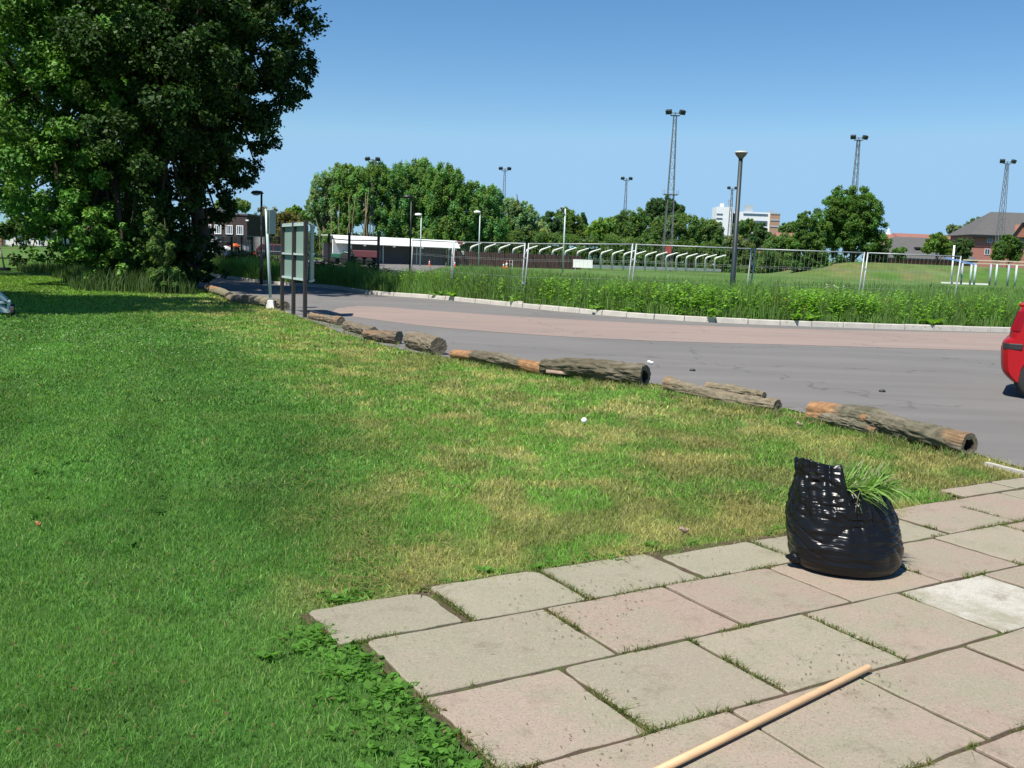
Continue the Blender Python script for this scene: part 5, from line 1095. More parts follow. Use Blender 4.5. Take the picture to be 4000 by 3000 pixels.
# ------------------------------------------------------------------ temporary wire fence panels
def fences():
    pts = [(1605, 40.6), (1766, 37.0), (2046, 33.2), (2463, 31.8), (2927, 31.2), (3366, 31.4), (3742, 31.8)]
    W = [Vector((X(px, Y), Y, 0)) for px, Y in pts]
    labs = ['wire fence panel farthest left, turned away beside the black fence', 'second wire fence panel from the left, in front of the white fascia and brown wall', 'wire fence panel before the brown wall and traffic cones', 'wire fence panel in front of the white board and the row of brackets', 'wire fence panel behind the round headed street lamp', 'wire fence panel at the right end of the row']
    for q, (a, b) in enumerate(zip(W, W[1:])):
        d = (b - a); L = d.length - 0.12; d.normalize(); a2 = a + d * 0.05; za = float(terrain(a.x, a.y)); zb = float(terrain(b.x, b.y))
        o = empty('fence_panel', (a2.x, a2.y, za), labs[q], 'fence panel', 'temporary wire fence panels along the verge', rz=math.atan2(d.y, d.x))
        sl = (zb - za) / L; H = 2.06; tl = 0.055
        def q3(x, z): return (x + tl * z, 0, z + sl * x)
        m = MB()
        m.tube([q3(0, -0.1), q3(0, H)], 0.026, 8); m.tube([q3(L, -0.1), q3(L, H)], 0.026, 8); m.tube([q3(0, H - 0.02), q3(L, H - 0.02)], 0.020, 8); m.tube([q3(0, 0.18), q3(L, 0.18)], 0.018, 8)
        m.build('frame', 'galv', o, smooth=True)
        wm = MB(); nw = int(L / 0.135)
        for i in range(1, nw): x = L * i / nw; wm.tube([q3(x, 0.18), q3(x, H - 0.02)], 0.0022, 3, cap=False)
        for z in (0.5, 0.9, 1.45, 1.5): wm.tube([q3(0, z), q3(L, z)], 0.003, 3, cap=False)
        wm.build('wire_mesh', 'galv', o)
        for x in (0, L):
            MB().box((x, 0, 0.03 + sl * x), (0.22, 0.6, 0.10)).build('foot', 'concrete', o, bevel=0.03)
        cl = MB(); cl.box(q3(L + 0.045, 1.55), (0.1, 0.05, 0.06)); cl.box(q3(L + 0.045, 0.7), (0.1, 0.05, 0.06)); cl.build('coupler', 'galv', o)
    # black steel fence further left
    bp = [(1478, 43), (1364, 47), (1285, 50.5), (1185, 54), (1110, 57), (1040, 60.5), (985, 64), (945, 66), (905, 68.5), (870, 71), (838, 73.5)]
    base = Vector((X(1285, 50.5), 50.5, 0)); o = empty('steel_fence', base, 'dark steel post and rail fence behind the hedge', 'fence')
    pw = [Vector((X(px, Y), Y, float(terrain(X(px, Y), Y)))) - base for px, Y in bp]
    for i, p in enumerate(pw):
        hgt = [2.35, 2.3, 2.2, 2.0, 2.0, 2.0, 1.95, 1.95, 1.95, 1.95, 1.95][i]
        MB().box((p.x, p.y, p.z + hgt / 2 - 0.1), (0.11, 0.11, hgt + 0.2)).build('post', 'black', o)
    rl = MB()
    for a, b, in zip(pw, pw[1:]):
        for z in (1.95, 1.0): rl.bar((a.x, a.y, a.z + z), (b.x, b.y, b.z + z), 0.05)
    rl.build('rail', 'black', o)
    pp = MB()
    for i, (a, b) in enumerate(zip(pw, pw[1:])):
        if i < 3: continue
        n = int((b - a).length / 0.35)
        for k in range(1, n): c = a.lerp(b, k / n); pp.box((c.x, c.y, c.z + 1.0), (0.03, 0.03, 1.9))
    pp.build('pale', 'black', o)
fences()

# ------------------------------------------------------------------ the old stand
def stand():
    p0 = Vector((X(1772, 82), 82, 0.82)); d = Vector((0.758, 0.652, 0)).normalized(); n = Vector((0.652, -0.758, 0)).normalized()
    rz = math.atan2(d.y, d.x); o = empty('football_stand', p0, 'old football stand stripped to its white roof brackets, a brown wall below', 'stand', rz=rz)
    # local axes: +x along the stand to the right, -y towards the field
    MB().box((7.0, -0.25, 0.62), (15.8, 0.08, 1.28)).build('brown_wall', 'brownwall', o)
    m = MB()
    for i in range(32): m.box((-0.75 + i * 0.5, -0.297, 0.62), (0.03, 0.012, 1.26))
    m.build('wall_batten', 'brownwall', o)
    for i in range(23):
        x = 0.2 + i * 1.60; h = 1.68
        m = MB(); m.tube([(x, 0, -0.1), (x, 0, h - 0.3), (x, -0.06, h - 0.12), (x, -0.25, h), (x, -1.35, h + 0.28), (x, -1.45, h + 0.3)], [0.10, 0.10, 0.11, 0.085, 0.055, 0.04], 6); m.build('roof_bracket', 'white', o, smooth=True)
    # covered left part with white fascia
    MB().box((-6.6, 0.1, 0.75), (11.6, 0.12, 1.5)).build('grey_wall', 'greywall', o)
    MB().box((-6.35, -1.25, 1.76), (11.7, 0.08, 0.82), rot=Matrix.Rotation(R(-42), 3, 'X')).build('fascia', 'white', o)  # shaped to catch the sun: tilted back instead of hanging upright
    MB().box((-6.35, -0.15, 2.06), (11.8, 1.7, 0.06)).build('roof_sheet', 'offwhite', o)
    MB().box((-11.3, -0.9, 1.1), (1.7, 0.12, 1.3)).build('end_wall', 'white', o)
    for i in range(4): MB().box((-1.4 - i * 3.2, -1.15, 0.78), (0.07, 0.07, 1.5)).build('post', 'galvpaint', o)
    for i in range(4): MB().box((-1.6 - i * 2.7, -1.5, 1.40), (0.16, 0.12, 0.14)).build('fascia_clip', 'white', o)
    MB().box((27, 0.55, 0.32), (20, 0.5, 0.28)).build('terrace_step', 'offwhite', o)
    MB().box((0.7, -0.36, 1.12), (0.2, 0.08, 0.34)).build('wall_notice', 'white', o)
    MB().box((-0.1, -1.0, 1.95), (0.6, 0.06, 0.3)).build('roof_notice', 'pinkred', o)
M['pinkred'] = mat('faded_red_sign', (0.5, 0.12, 0.12), 0.6, var=0.1)
stand()
def pitch_things():
    # cones
    for px, Y, lb, sc in ((1678, 76, 'red and white traffic cone left of the fence post, before the grey wall', 0.42), (1777, 76, 'red and white traffic cone at the left end of the brown wall', 0.45), (1980, 73, 'red and white traffic cone at the front of a pair, wide orange base', 0.68), (1968, 74.5, 'smaller traffic cone half behind its neighbour', 0.45)):
        x = X(px, Y); o = empty('traffic_cone', (x, Y, float(terrain(x, Y))), lb, 'traffic cone', 'traffic cones by the stand')
        MB().box((0, 0, 0.04), (0.5 * sc, 0.5 * sc, 0.08)).build('cone_base', 'orange', o, bevel=0.02)
        MB().lathe((0, 0, 0.08), [(0.19 * sc, 0), (0.135 * sc, 0.32 * sc)], 16).build('lower_cone', 'orange', o, smooth=True)
        MB().lathe((0, 0, 0.08 + .32 * sc), [(0.137 * sc, 0), (0.075 * sc, 0.36 * sc)], 16).build('white_band', 'white', o, smooth=True)
        MB().lathe((0, 0, 0.08 + .68 * sc), [(0.076 * sc, 0), (0.032 * sc, 0.3 * sc)], 16).build('cone_tip', 'conered', o, smooth=True)
    Y = 79; x = X(2277, Y); b = float(terrain(x, Y)); o = empty('advert_board', (x, Y, b), 'blank white advertising board standing on the field', 'board')
    zt, zb = Z(1014, Y, 2277) - b, Z(1046, Y, 2277) - b
    MB().box((0, 0, (zt + zb) / 2), (1.58, 0.05, zt - zb), rz=R(-4)).build('board_face', 'white', o)
    for sx in (-0.6, 0.6): MB().bar((sx, 0.05, -0.05), (sx, 0.05, zb + 0.2), 0.05).build('leg', 'galv', o)
    Y = 78; x = X(1997, Y); o = empty('wire_hurdle', (x, Y, float(terrain(x, Y))), 'small white wire frame standing right of the cone pair', 'frame')
    MB().tube([(-0.12, 0, -.05), (-0.12, 0, 0.66), (0.12, 0, 0.66), (0.12, 0, -.05)], 0.02, 6).build('frame', 'white', o)
    MB().bar((-0.12, 0, 0.35), (0.12, 0, 0.35), 0.02).build('rail', 'white', o)
    # goal upright with blue rail, right side
    Y = 86; b = P(3714, 1107, Y); zt = P(3720, 958, Y).z
    gz = float(terrain(b.x, b.y)); o = empty('goal_frame', (b.x, Y, gz), 'white goal upright with a light blue stay at the far touchline', 'goal')
    MB().tube([(0, 0, -.1), (0, 0, zt - gz)], 0.08, 10).build('upright', 'white', o, smooth=True)
    q0 = P(3696, 1008, Y - .3); q1 = P(3812, 1034, Y - 5)
    MB().bar((q0.x - b.x, q0.y - Y, q0.z - gz), (q1.x - b.x, q1.y - Y, q1.z - gz), 0.12).build('stay', 'railblue', o)
    q1 = P(3812, 1034, Y - 5); MB().tube([(q1.x - b.x, -5, float(terrain(q1.x, Y - 5)) - gz - .1), (q1.x - b.x, -5, q1.z - gz)], 0.09, 10).build('stay_post', 'galvpaint', o, smooth=True)
    q0 = P(3676, 1104, Y); q1 = P(3868, 1104, Y)
    MB().box(((q0.x + q1.x) / 2 - b.x, 0, 0.06), (q1.x - q0.x, 0.12, 0.14)).build('ground_bar', 'white', o)
    # railing
    Y0 = 84; b = P(3790, 1106, Y0); o = empty('pitch_railing', (b.x, Y0, float(terrain(b.x, Y0))), 'post and rail pitch barrier running off to the right', 'railing')
    gz = float(terrain(b.x, Y0)); prev = None; tops = []
    for k, px in enumerate((3757, 3792, 3868, 3891, 3938, 3968, 4010, 4050, 4090)):
        Y = Y0 - k * 0.5; x = X(px, Y); z0 = float(terrain(x, Y)); zt = Z(1028 + k * 1.5, Y, px)
        MB().tube([(x - b.x, Y - Y0, z0 - gz - .1), (x - b.x, Y - Y0, zt - gz)], 0.085, 8).build('post', 'galvpaint' if k % 2 else 'railpost', o, smooth=True); tops.append(Vector((x - b.x, Y - Y0, zt - gz)))
    for dz, mm in ((0.02, 'railcream'), (0.28, 'railcream')):
        m = MB()
        for a, c in zip(tops, tops[1:]): m.bar(a + Vector((0, 0, dz)), c + Vector((0, 0, dz)), 0.10)
        m.build('rail', mm, o)
M['railpost'] = mat('blue_grey_post', (0.3, 0.34, 0.42), 0.6, var=0.15)
M['railcream'] = mat('cream_rail', (0.42, 0.38, 0.27), 0.6, var=0.25, scale=1)
pitch_things()

# ------------------------------------------------------------------ yard on the left: tractor, trailer, skip, van ...
def yard():
    Y = 70; x = X(1338, Y); gz = float(terrain(x, Y)) + 0.02; o = empty('tractor', (x, Y, gz), 'small green tractor parked before the stand', 'tractor', rz=R(170))
    b = MB(); b.box((0.42, 0, 0.62), (0.75, 0.42, 0.36)); b.box((-0.15, 0, 0.55), (0.5, 0.4, 0.3)); b.build('bonnet', 'tractor', o, bevel=0.05)
    MB().box((0.82, 0, 0.6), (0.06, 0.38, 0.32)).build('grille', 'black', o)
    for sy in (-0.42, 0.42):
        MB().disc_wheel((-0.35, sy, 0.40), (0, 1, 0), 0.40, 0.26).build('wheel', 'tyre', o, smooth=True); MB().disc_wheel((0.6, sy * 0.9, 0.25), (0, 1, 0), 0.25, 0.18).build('wheel', 'tyre', o, smooth=True)
        m = MB(); m.tube([(-0.75, sy, 0.6), (-0.6, sy, 0.84), (-0.3, sy, 0.9), (0, sy, 0.72)], 0.06, 6); m.build('mudguard', 'tractor', o)
    MB().box((-0.4, 0, 0.82), (0.4, 0.42, 0.1)).box((-0.58, 0, 1.0), (0.08, 0.4, 0.36)).build('seat', 'black', o, bevel=0.03)
    m = MB(); [m.tube([(-0.62, sy, 0.8), (-0.62, sy, 1.5)], 0.03, 6) for sy in (-.3, .3)]; m.bar((-0.62, -.3, 1.5), (-0.62, .3, 1.5), 0.05); m.build('roll_bar', 'black', o)
    m = MB(); m.tube([(0.05, 0, 0.78), (-0.12, 0, 0.98)], 0.02, 6); m.lathe((-0.13, 0, 0.97), [(0.15, 0), (0.16, 0.02), (0.13, 0.03)], 14); m.build('steering_wheel', 'black', o)
    Y = 71.5; x = X(1424, Y); o = empty('farm_trailer', (x, Y, gz), 'maroon tipping trailer behind the green tractor', 'trailer', rz=R(-4))
    MB().box((0, 0, 0.82), (2.2, 1.2, 0.5)).build('trailer_box', 'maroon', o, bevel=0.03)
    MB().box((0, 0, 0.5), (2.4, 0.5, 0.12)).build('chassis', 'black', o); MB().bar((-1.1, 0, 0.5), (-1.9, 0, 0.4), 0.1).build('drawbar', 'black', o)
    for sx in (-0.2, 0.5):
        for sy in (-0.62, 0.62): MB().disc_wheel((sx, sy, 0.28), (0, 1, 0), 0.28, 0.2).build('wheel', 'tyre', o, smooth=True)
    # skip
    Y = 92; x = X(905, Y); gz = float(terrain(x, Y)); o = empty('skip', (x, Y, gz), 'blue rubbish skip piled full beside the brick building', 'skip', rz=R(-5))
    zt = Z(982, Y, 905) - gz
    MB().prism([(-1.2, -0.7, 0.05), (1.1, -0.7, 0.05), (1.5, -0.7, zt), (-1.5, -0.7, zt)], (0, 1.4, 0)).build('skip_body', 'blue', o)
    m = MB(); [m.box((sx, -0.73, zt * .55), (0.08, 0.06, zt * 0.9)) for sx in (-0.9, -0.2, 0.5)]; m.build('rib', 'blue', o)
    MB().bar((-1.52, -0.7, zt), (1.52, -0.7, zt), 0.1).build('rim', 'darkgrey', o)
    r = random.Random(2)
    for k, (dx, dz, s, mm, lb) in enumerate(((-0.5, 0.25, 0.4, 'white', 'white sack of rubbish heaped on the blue skip'), (0.35, 0.5, 0.42, 'orange', 'orange sack on top of the blue skip'), (0.0, 0.1, 0.45, 'galvpaint', 'grey sack lying in the blue skip'), (0.9, 0.12, 0.35, 'lightgreycab', 'pale sack at the right end of the blue skip'))):
        m = MB(); prof = [(s * math.sin(t) * (1 + 0.15 * math.sin(5 * t)), s * 0.7 * (1 - math.cos(t))) for t in np.linspace(0.15, 3.0, 9)]; m.lathe((x + dx, Y - 0.1, gz + zt - 0.2 + dz - 0.1), prof, 12, 1.15, 0.9)
        tag(m.build('rubbish_bag', mm, smooth=True), lb, 'rubbish bag')
    # hose reel
    Y = 90; x = X(812, Y); gz = float(terrain(x, Y)); o = empty('hose_reel', (x, Y, gz), 'round yellow hose reel beside the brown shed', 'hose reel')
    zc = Z(990, Y, 812) - gz
    m = MB(); n = 26; m.tube([(0.32 * math.cos(2 * math.pi * i / n), 0, zc + 0.32 * math.sin(2 * math.pi * i / n)) for i in range(n + 1)], 0.1, 8); m.build('hose', 'yellow', o, smooth=True)
    MB().disc_wheel((0, 0, zc), (0, 1, 0), 0.2, 0.1).build('drum', 'maroon', o, smooth=True); m = MB(); m.bar((-0.3, 0, 0), (0, 0, zc), 0.06); m.bar((0.3, 0, 0), (0, 0, zc), 0.06); m.build('leg', 'galv', o)
    # brown shed
    Y = 95; x = X(838, Y); gz = float(terrain(x, Y)); o = empty('shed', (x, Y, gz), 'brown flat shed in front of the dark brick building', 'shed', rz=R(-4))
    zt = Z(945, Y, 838) - gz
    MB().box((0, 0.6, zt / 2), (1.5, 1.2, zt)).build('shed_wall', 'doorbrown', o); MB().box((0, 0.5, zt + 0.05), (1.8, 1.5, 0.08)).build('roof', 'lightgreycab', o)
    MB().box((-0.35, -0.03, zt * 0.46), (0.6, 0.06, zt * 0.85)).build('door', 'doorbrown2', o); MB().box((-0.35, -0.05, zt * 0.93), (0.7, 0.05, 0.1)).build('door_sign', 'white', o)
    # cabinet
    Y = 93; x = X(950, Y); gz = float(terrain(x, Y)); o = empty('container_cabin', (x, Y, gz), 'pale blue grey cabin with posts right of the skip', 'cabin', rz=R(-4)); zt = Z(952, Y, 950) - gz
    MB().box((0, 0.5, zt / 2), (1.25, 1.0, zt)).build('cabin_wall', 'lightgreycab', o); MB().box((0, 0.5, zt + 0.04), (1.4, 1.2, 0.08)).build('roof', 'darkgrey', o)
    MB().box((-0.2, -0.03, zt * .55), (0.5, 0.05, zt * 0.7)).build('door', 'galvpaint', o)
    for sx in (-0.55, 0.35, 0.6): MB().box((sx, -0.05, zt / 2), (0.06, 0.06, zt)).build('post', 'darkgrey', o)
    # palisade
    Y = 92; x = X(1008, Y); gz = float(terrain(x, Y)); o = empty('palisade_fence', (x, Y, gz), 'short run of pale palisade fence above an orange barrier', 'fence')
    for i in range(11): MB().box((-0.55 + i * 0.11, 0, 1.0), (0.06, 0.04, 1.9)).build('pale', 'offwhite', o)
    MB().bar((-0.6, 0.05, 1.6), (0.6, 0.05, 1.6), 0.05).build('rail', 'galv', o)
    Y = 90; x = X(1007, Y); gz = float(terrain(x, Y)); o = empty('barrier', (x, Y, gz), 'orange plastic barrier in front of the palisade', 'barrier')
    z1 = Z(988, Y, 1007) - gz; MB().box((0, 0, z1 - 0.02), (0.95, 0.1, 0.3)).build('barrier_board', 'orange', o, bevel=0.02)
    for sx in (-.35, .35): MB().bar((sx, 0, -.05), (sx, 0, z1), 0.07).build('leg', 'orange', o)
    # van
    Y = 88; x = X(1074, Y); gz = float(terrain(x, Y)); o = empty('van', (x, Y, gz), 'dark red van parked behind the steel fence', 'van', rz=R(6)); H = Z(953, Y, 1074) - gz
    prof = [(-1.5, 0.3), (-1.55, 0.8), (-1.45, 0.95), (-1.2, H - 0.1), (-0.9, H), (1.2, H), (1.45, H - 0.08), (1.55, 0.9), (1.55, 0.3)]
    MB().prism([(px_, -0.8, z) for px_, z in prof], (0, 1.6, 0)).build('van_body', 'maroon', o, bevel=0.06)
    m = MB(); m.box((-0.55, -0.81, H * .72), (0.75, 0.04, 0.42)); m.box((0.5, -0.81, H * .72), (1.0, 0.04, 0.42)); m.build('window', 'glass', o)
    MB().box((0, -0.82, H * .5), (2.4, 0.03, 0.05)).build('trim_strip', 'galvpaint', o); MB().box((0, -0.8, 0.42), (3.15, 0.1, 0.16)).build('bumper', 'darkgrey', o)
    for sx in (-0.95, 0.95):
        for sy in (-.72, .72): MB().disc_wheel((sx, sy, 0.31), (0, 1, 0), 0.31, 0.2).build('wheel', 'tyre', o, smooth=True)
    # parked pale car left, seen through the railings
    Y = 88; x = X(766, Y); gz = float(terrain(x, Y)); o = empty('parked_car', (x, Y, gz), 'pale parked car glimpsed through the railings beside the poplar', 'car', rz=R(4))
    prof = [(-1.7, 0.3), (-1.75, 0.7), (-1.0, 0.85), (-0.5, 1.3), (0.7, 1.32), (1.3, 0.9), (1.7, 0.82), (1.75, 0.3)]
    MB().prism([(a, -0.75, z) for a, z in prof], (0, 1.5, 0)).build('car_body', 'lightgreycab', o, bevel=0.08)
    MB().prism([(a, -0.77, z) for a, z in ((-0.85, 0.88), (-0.45, 1.22), (0.62, 1.24), (1.05, 0.9))], (0, 0.03, 0)).build('window', 'glass', o)
    for sx in (-1.05, 1.1):
        for sy in (-.7, .7): MB().disc_wheel((sx, sy, 0.29), (0, 1, 0), 0.29, 0.18).build('wheel', 'tyre', o, smooth=True)
M['doorbrown2'] = mat('darker_brown_door', (0.12, 0.06, 0.035), 0.7, var=0.12)
yard()

# ------------------------------------------------------------------ buildings
def window(parent, x, z, wd, ht, y, frame='white', bars=1, depth=0.08):
    f = MB(); t = 0.07 * wd if wd > 1 else 0.08
    f.box((x, y, z + ht / 2 - t / 2), (wd, depth, t)); f.box((x, y, z - ht / 2 + t / 2), (wd, depth, t))
    for sx in (-1, 1): f.box((x + sx * (wd / 2 - t / 2), y, z), (t, depth, ht - 2 * t))
    for k in range(bars): f.box((x - wd / 2 + wd * (k + 1) / (bars + 1), y, z), (t * 0.8, depth * 0.9, ht - 2 * t))
    w_ = f.build('window', frame, parent)
    MB().box((x, y + depth * 0.2, z), (wd - t, depth * 0.3, ht - t)).build('pane', 'glass', w_)
    return w_
def gable_roof(parent, x0, x1, y0, y1, ze, zr, m, hip=0.0, over=0.3):
    ym = (y0 + y1) / 2; mb = MB()
    vs = [(x0 - over, y0 - over, ze), (x1 + over, y0 - over, ze), (x1 + over, y1 + over, ze), (x0 - over, y1 + over, ze), (x0 + hip, ym, zr), (x1 - hip, ym, zr)]
    mb.add(vs + [(v[0], v[1], v[2] - 0.15) for v in vs[:4]], [(0, 1, 5, 4), (2, 3, 4, 5), (0, 4, 3), (1, 2, 5), (6, 7, 1, 0), (7, 8, 2, 1), (8, 9, 3, 2), (9, 6, 0, 3), (9, 8, 7, 6)])
    return mb.build('roof', m, parent)
def brick_block():
    Y = 100; x0, x1 = X(745, Y), X(967, Y); gz = 0.4; zt = Z(838, Y, 900) - gz; o = empty('brick_building', ((x0 + x1) / 2, Y, gz), 'dark brick two storey building with four white windows behind the poplars', 'building', rz=R(-3)); wd = (x1 - x0)
    MB().box((0, 3, zt / 2), (wd, 6, zt)).build('wall', 'darkbrick', o)
    MB().box((0, 3, zt + 0.06), (wd + 0.2, 6.2, 0.18)).build('roof', 'greywall', o)
    zw = Z(897, Y, 880) - gz
    for px in (812, 852, 897, 939): window(o, X(px, Y) - (x0 + x1) / 2, zw, 0.72, 0.95, -0.05, 'white', 2)
    zc = Z(932, Y, 833) - gz; MB().box((X(833, Y) - (x0 + x1) / 2, -0.7, zc), (2.0, 1.3, 0.3)).build('canopy', 'lightgreycab', o)
    MB().box((X(1000, Y) - (x0 + x1) / 2 - 1.2, -0.3, zc - 0.15), (5.6, 0.5, 0.3)).build('canopy_roof', 'darkgrey', o)
    MB().box((wd / 2 + 0.05, -0.1, Z(861, Y, 967) - gz), (0.28, 0.2, 0.14)).build('wall_lamp', 'white', o)
    MB().box((-0.2, 1.2, zt + 0.35), (1.2, 1, 0.5)).build('roof_vent', 'greywall', o)
brick_block()
def cottage():
    Y = 160; x0, x1 = X(12, Y), X(215, Y); zt = 4.6; o = empty('cottage', ((x0 + x1) / 2, Y, 0), 'low white cottage beyond the meadow under the tree crowns', 'house')
    wd = x1 - x0; MB().box((0, 3, 1.4), (wd, 6, 2.8)).build('wall', 'offwhite', o); gable_roof(o, -wd / 2, wd / 2, 0, 6, 2.8, 5.0, 'slate')
    for px in (88, 108, 160): window(o, X(px, Y) - (x0 + x1) / 2, 1.5, 0.9, 1.3, -0.05, 'white', 1)
    MB().box((-wd / 2 - 0.6, 2, 1.6), (1.2, 5, 3.2)).build('side_wall', 'orangebrick', o); MB().box((0, -0.1, 0.55), (wd, 0.15, 0.12)).build('sill_band', 'white', o)
cottage()
def flats():
    Y = 215; xa, xb = X(3786, Y), X(4120, Y); ze = Z(818, Y, 3850); zr = Z(755, Y, 3950); o = empty('brick_flats', (xa, Y, 0), 'red brick flats with a steep grey roof and a small gable', 'building', rz=R(-2)); wd = xb - xa
    MB().box((wd / 2, 6, ze / 2), (wd, 12, ze)).build('wall', 'brick', o)
    gable_roof(o, 0, wd, 0, 12, ze, zr + 1.2, 'slate', hip=4.2, over=0.7)
    MB().box((wd / 2, -0.75, ze - 0.25), (wd + 1.5, 0.2, 0.55)).build('fascia', 'black', o)
    zg = ze - 3.2 - 0.5; MB().box((wd / 2, -0.06, Z(874, Y, 3850) - 0.0 - 2.1), (wd, 0.12, 0.22)).build('string_course', 'maroon', o)
    for px, py in ((3851, 855), (3884, 855), (3846, 982), (3880, 982), (3848, 918), (3882, 918), (3955, 850), (3982, 850), (3975, 922), (3975, 985)):
        pass
    for px in (3851, 3883, 3957, 3984): window(o, X(px, Y) - xa, Z(935, Y, px), 1.15, 1.5, -0.05, 'white', 1)
    for px in (3851, 3884): window(o, X(px, Y) - xa, Z(983, Y, px), 1.2, 1.4, -0.05, 'white', 1)
    for px in (3853, 3886): window(o, X(px, Y) - xa, Z(934 - 2, Y, px), 1.2, 1.5, -0.07, 'white', 1) if False else window(o, X(px, Y) - xa, Z(932, Y, px) + 0.0, 1.2, 1.5, -0.3, 'white', 1) if False else None
    # gable dormer
    gx = X(3963, Y) - xa; hw = 30 / FPX * Y; zb = ze - 0.1; zp = Z(873, Y, 3963)
    MB().prism([(gx - hw, -0.8, zb - 0.2), (gx + hw, -0.8, zb - 0.2), (gx, -0.8, zp + 1.2)], (0, 5, 0)).build('gable', 'orangebrick', o)
    m = MB(); m.bar((gx - hw - .5, -1.0, zb - 0.5), (gx, -1.0, zp + 1.6), 0.4, 0.35); m.bar((gx, -1.0, zp + 1.6), (gx + hw + .5, -1.0, zb - 0.5), 0.4, 0.35); m.build('bargeboard', 'black', o)
def flats2():
    Y = 215; xa, xb = X(3786, Y), X(4130, Y); ze = Z(917, Y, 3850); zr = Z(838, Y, 3950); o = empty('brick_flats', (xa, Y, 0), 'red brick flats with a steep grey roof and a small dark edged gable', 'building', rz=R(-2)); wd = xb - xa
    MB().box((wd / 2, 6, ze / 2), (wd, 12, ze)).build('wall', 'brick', o)
    gable_roof(o, 0, wd, 0, 12, ze, zr + 0.8, 'slate', hip=6.0, over=0.7)
    MB().box((wd / 2, -0.78, ze - 0.35), (wd + 1.5, 0.2, 0.5)).build('fascia', 'black', o)
    MB().box((wd / 2, -0.05, Z(964, Y, 3850)), (wd, 0.12, 0.2)).build('string_course', 'maroon', o)
    for px in (3851, 3884, 3955, 3982): window(o, X(px, Y) - xa, Z(935, Y, px), 1.15, 1.35, -0.05, 'white', 1)
    for px in (3846, 3880, 3965): window(o, X(px, Y) - xa, Z(983, Y, px), 1.15, 1.3, -0.05, 'white', 1)
    gx = X(3963, Y) - xa; hw = 28 / FPX * Y; zp = Z(876, Y, 3963)
    MB().prism([(gx - hw, -0.9, ze - 0.3), (gx + hw, -0.9, ze - 0.3), (gx, -0.9, zp)], (0, 5, 0)).build('gable', 'orangebrick', o)
    m = MB(); m.bar((gx - hw - .4, -1.05, ze - 0.4), (gx, -1.05, zp + 0.3), 0.25, 0.4); m.bar((gx, -1.05, zp + 0.3), (gx + hw + .4, -1.05, ze - 0.4), 0.25, 0.4); m.build('bargeboard', 'black', o)
flats2()
def grey_hall():
    Y = 180; x0, x1 = X(3475, Y), X(3790, Y); ze = Z(1012, Y, 3650); zr = Z(925, Y, 3650); o = empty('hall', (x0, Y, 0), 'low hall under a wide grey tiled roof beside the brick flats', 'building', rz=R(-3)); wd = x1 - x0
    MB().box((wd / 2, 7, ze / 2), (wd, 14, ze)).build('wall', 'orangebrick', o)
    gable_roof(o, 0, wd, 0, 14, ze, zr, 'slate', hip=2.5, over=0.6)
    MB().box((wd / 2, -0.62, ze - 0.2), (wd + 1, 0.15, 0.35)).build('fascia', 'black', o)
    for px, py in ((3597, 937), (3570, 1010)):
        t = 0.45; z = ze + (zr - ze) * t; MB().box((X(px, Y) - x0, 7 * t - 0.6, z + 0.15), (1.5, 0.9, 0.3)).build('rooflight', 'black', o)
        break
grey_hall()
def red_roofs():
    Y = 240
    for nm, px0, px1, pyt, pye, lb, mt, win in (('terrace_house', 3440, 3520, 912, 925, 'orange brick house with two small white windows behind the low hall', 'orangebrick', (3467, 3495)), ('terrace_row', 3500, 3720, 912, 925, 'row with a long low terracotta roof behind the low hall', 'brick', ()), ('terrace_row', 3035, 3110, 907, 930, 'terracotta roofed house left of the large round tree', 'brick', ()), ('terrace_row', 2815, 3005, 920, 960, 'long house with a dull grey brown roof below the office block', 'orangebrick', ())):
        x0, x1 = X(px0, Y), X(px1, Y); ze = Z(pye + 6, Y, (px0 + px1) / 2); zr = Z(pyt, Y, (px0 + px1) / 2); o = empty(nm, (x0, Y, 0), lb, 'house'); wd = x1 - x0
        MB().box((wd / 2, 4, ze / 2), (wd, 8, ze)).build('wall', mt, o); gable_roof(o, 0, wd, 0, 8, ze, zr, 'slate' if px0 == 2815 else 'terracotta')
        for px in win: window(o, X(px, Y) - x0, Z(945, Y, px), 0.9, 1.5, -0.05, 'white', 0)
        if win: MB().prism([(X(3481, Y) - x0 - .5, 3.6, zr - .2), (X(3481, Y) - x0 + .5, 3.6, zr - .2), (X(3481, Y) - x0, 3.6, zr + 1.4)], (0, 0.8, 0)).build('finial', 'white', o)
red_roofs()
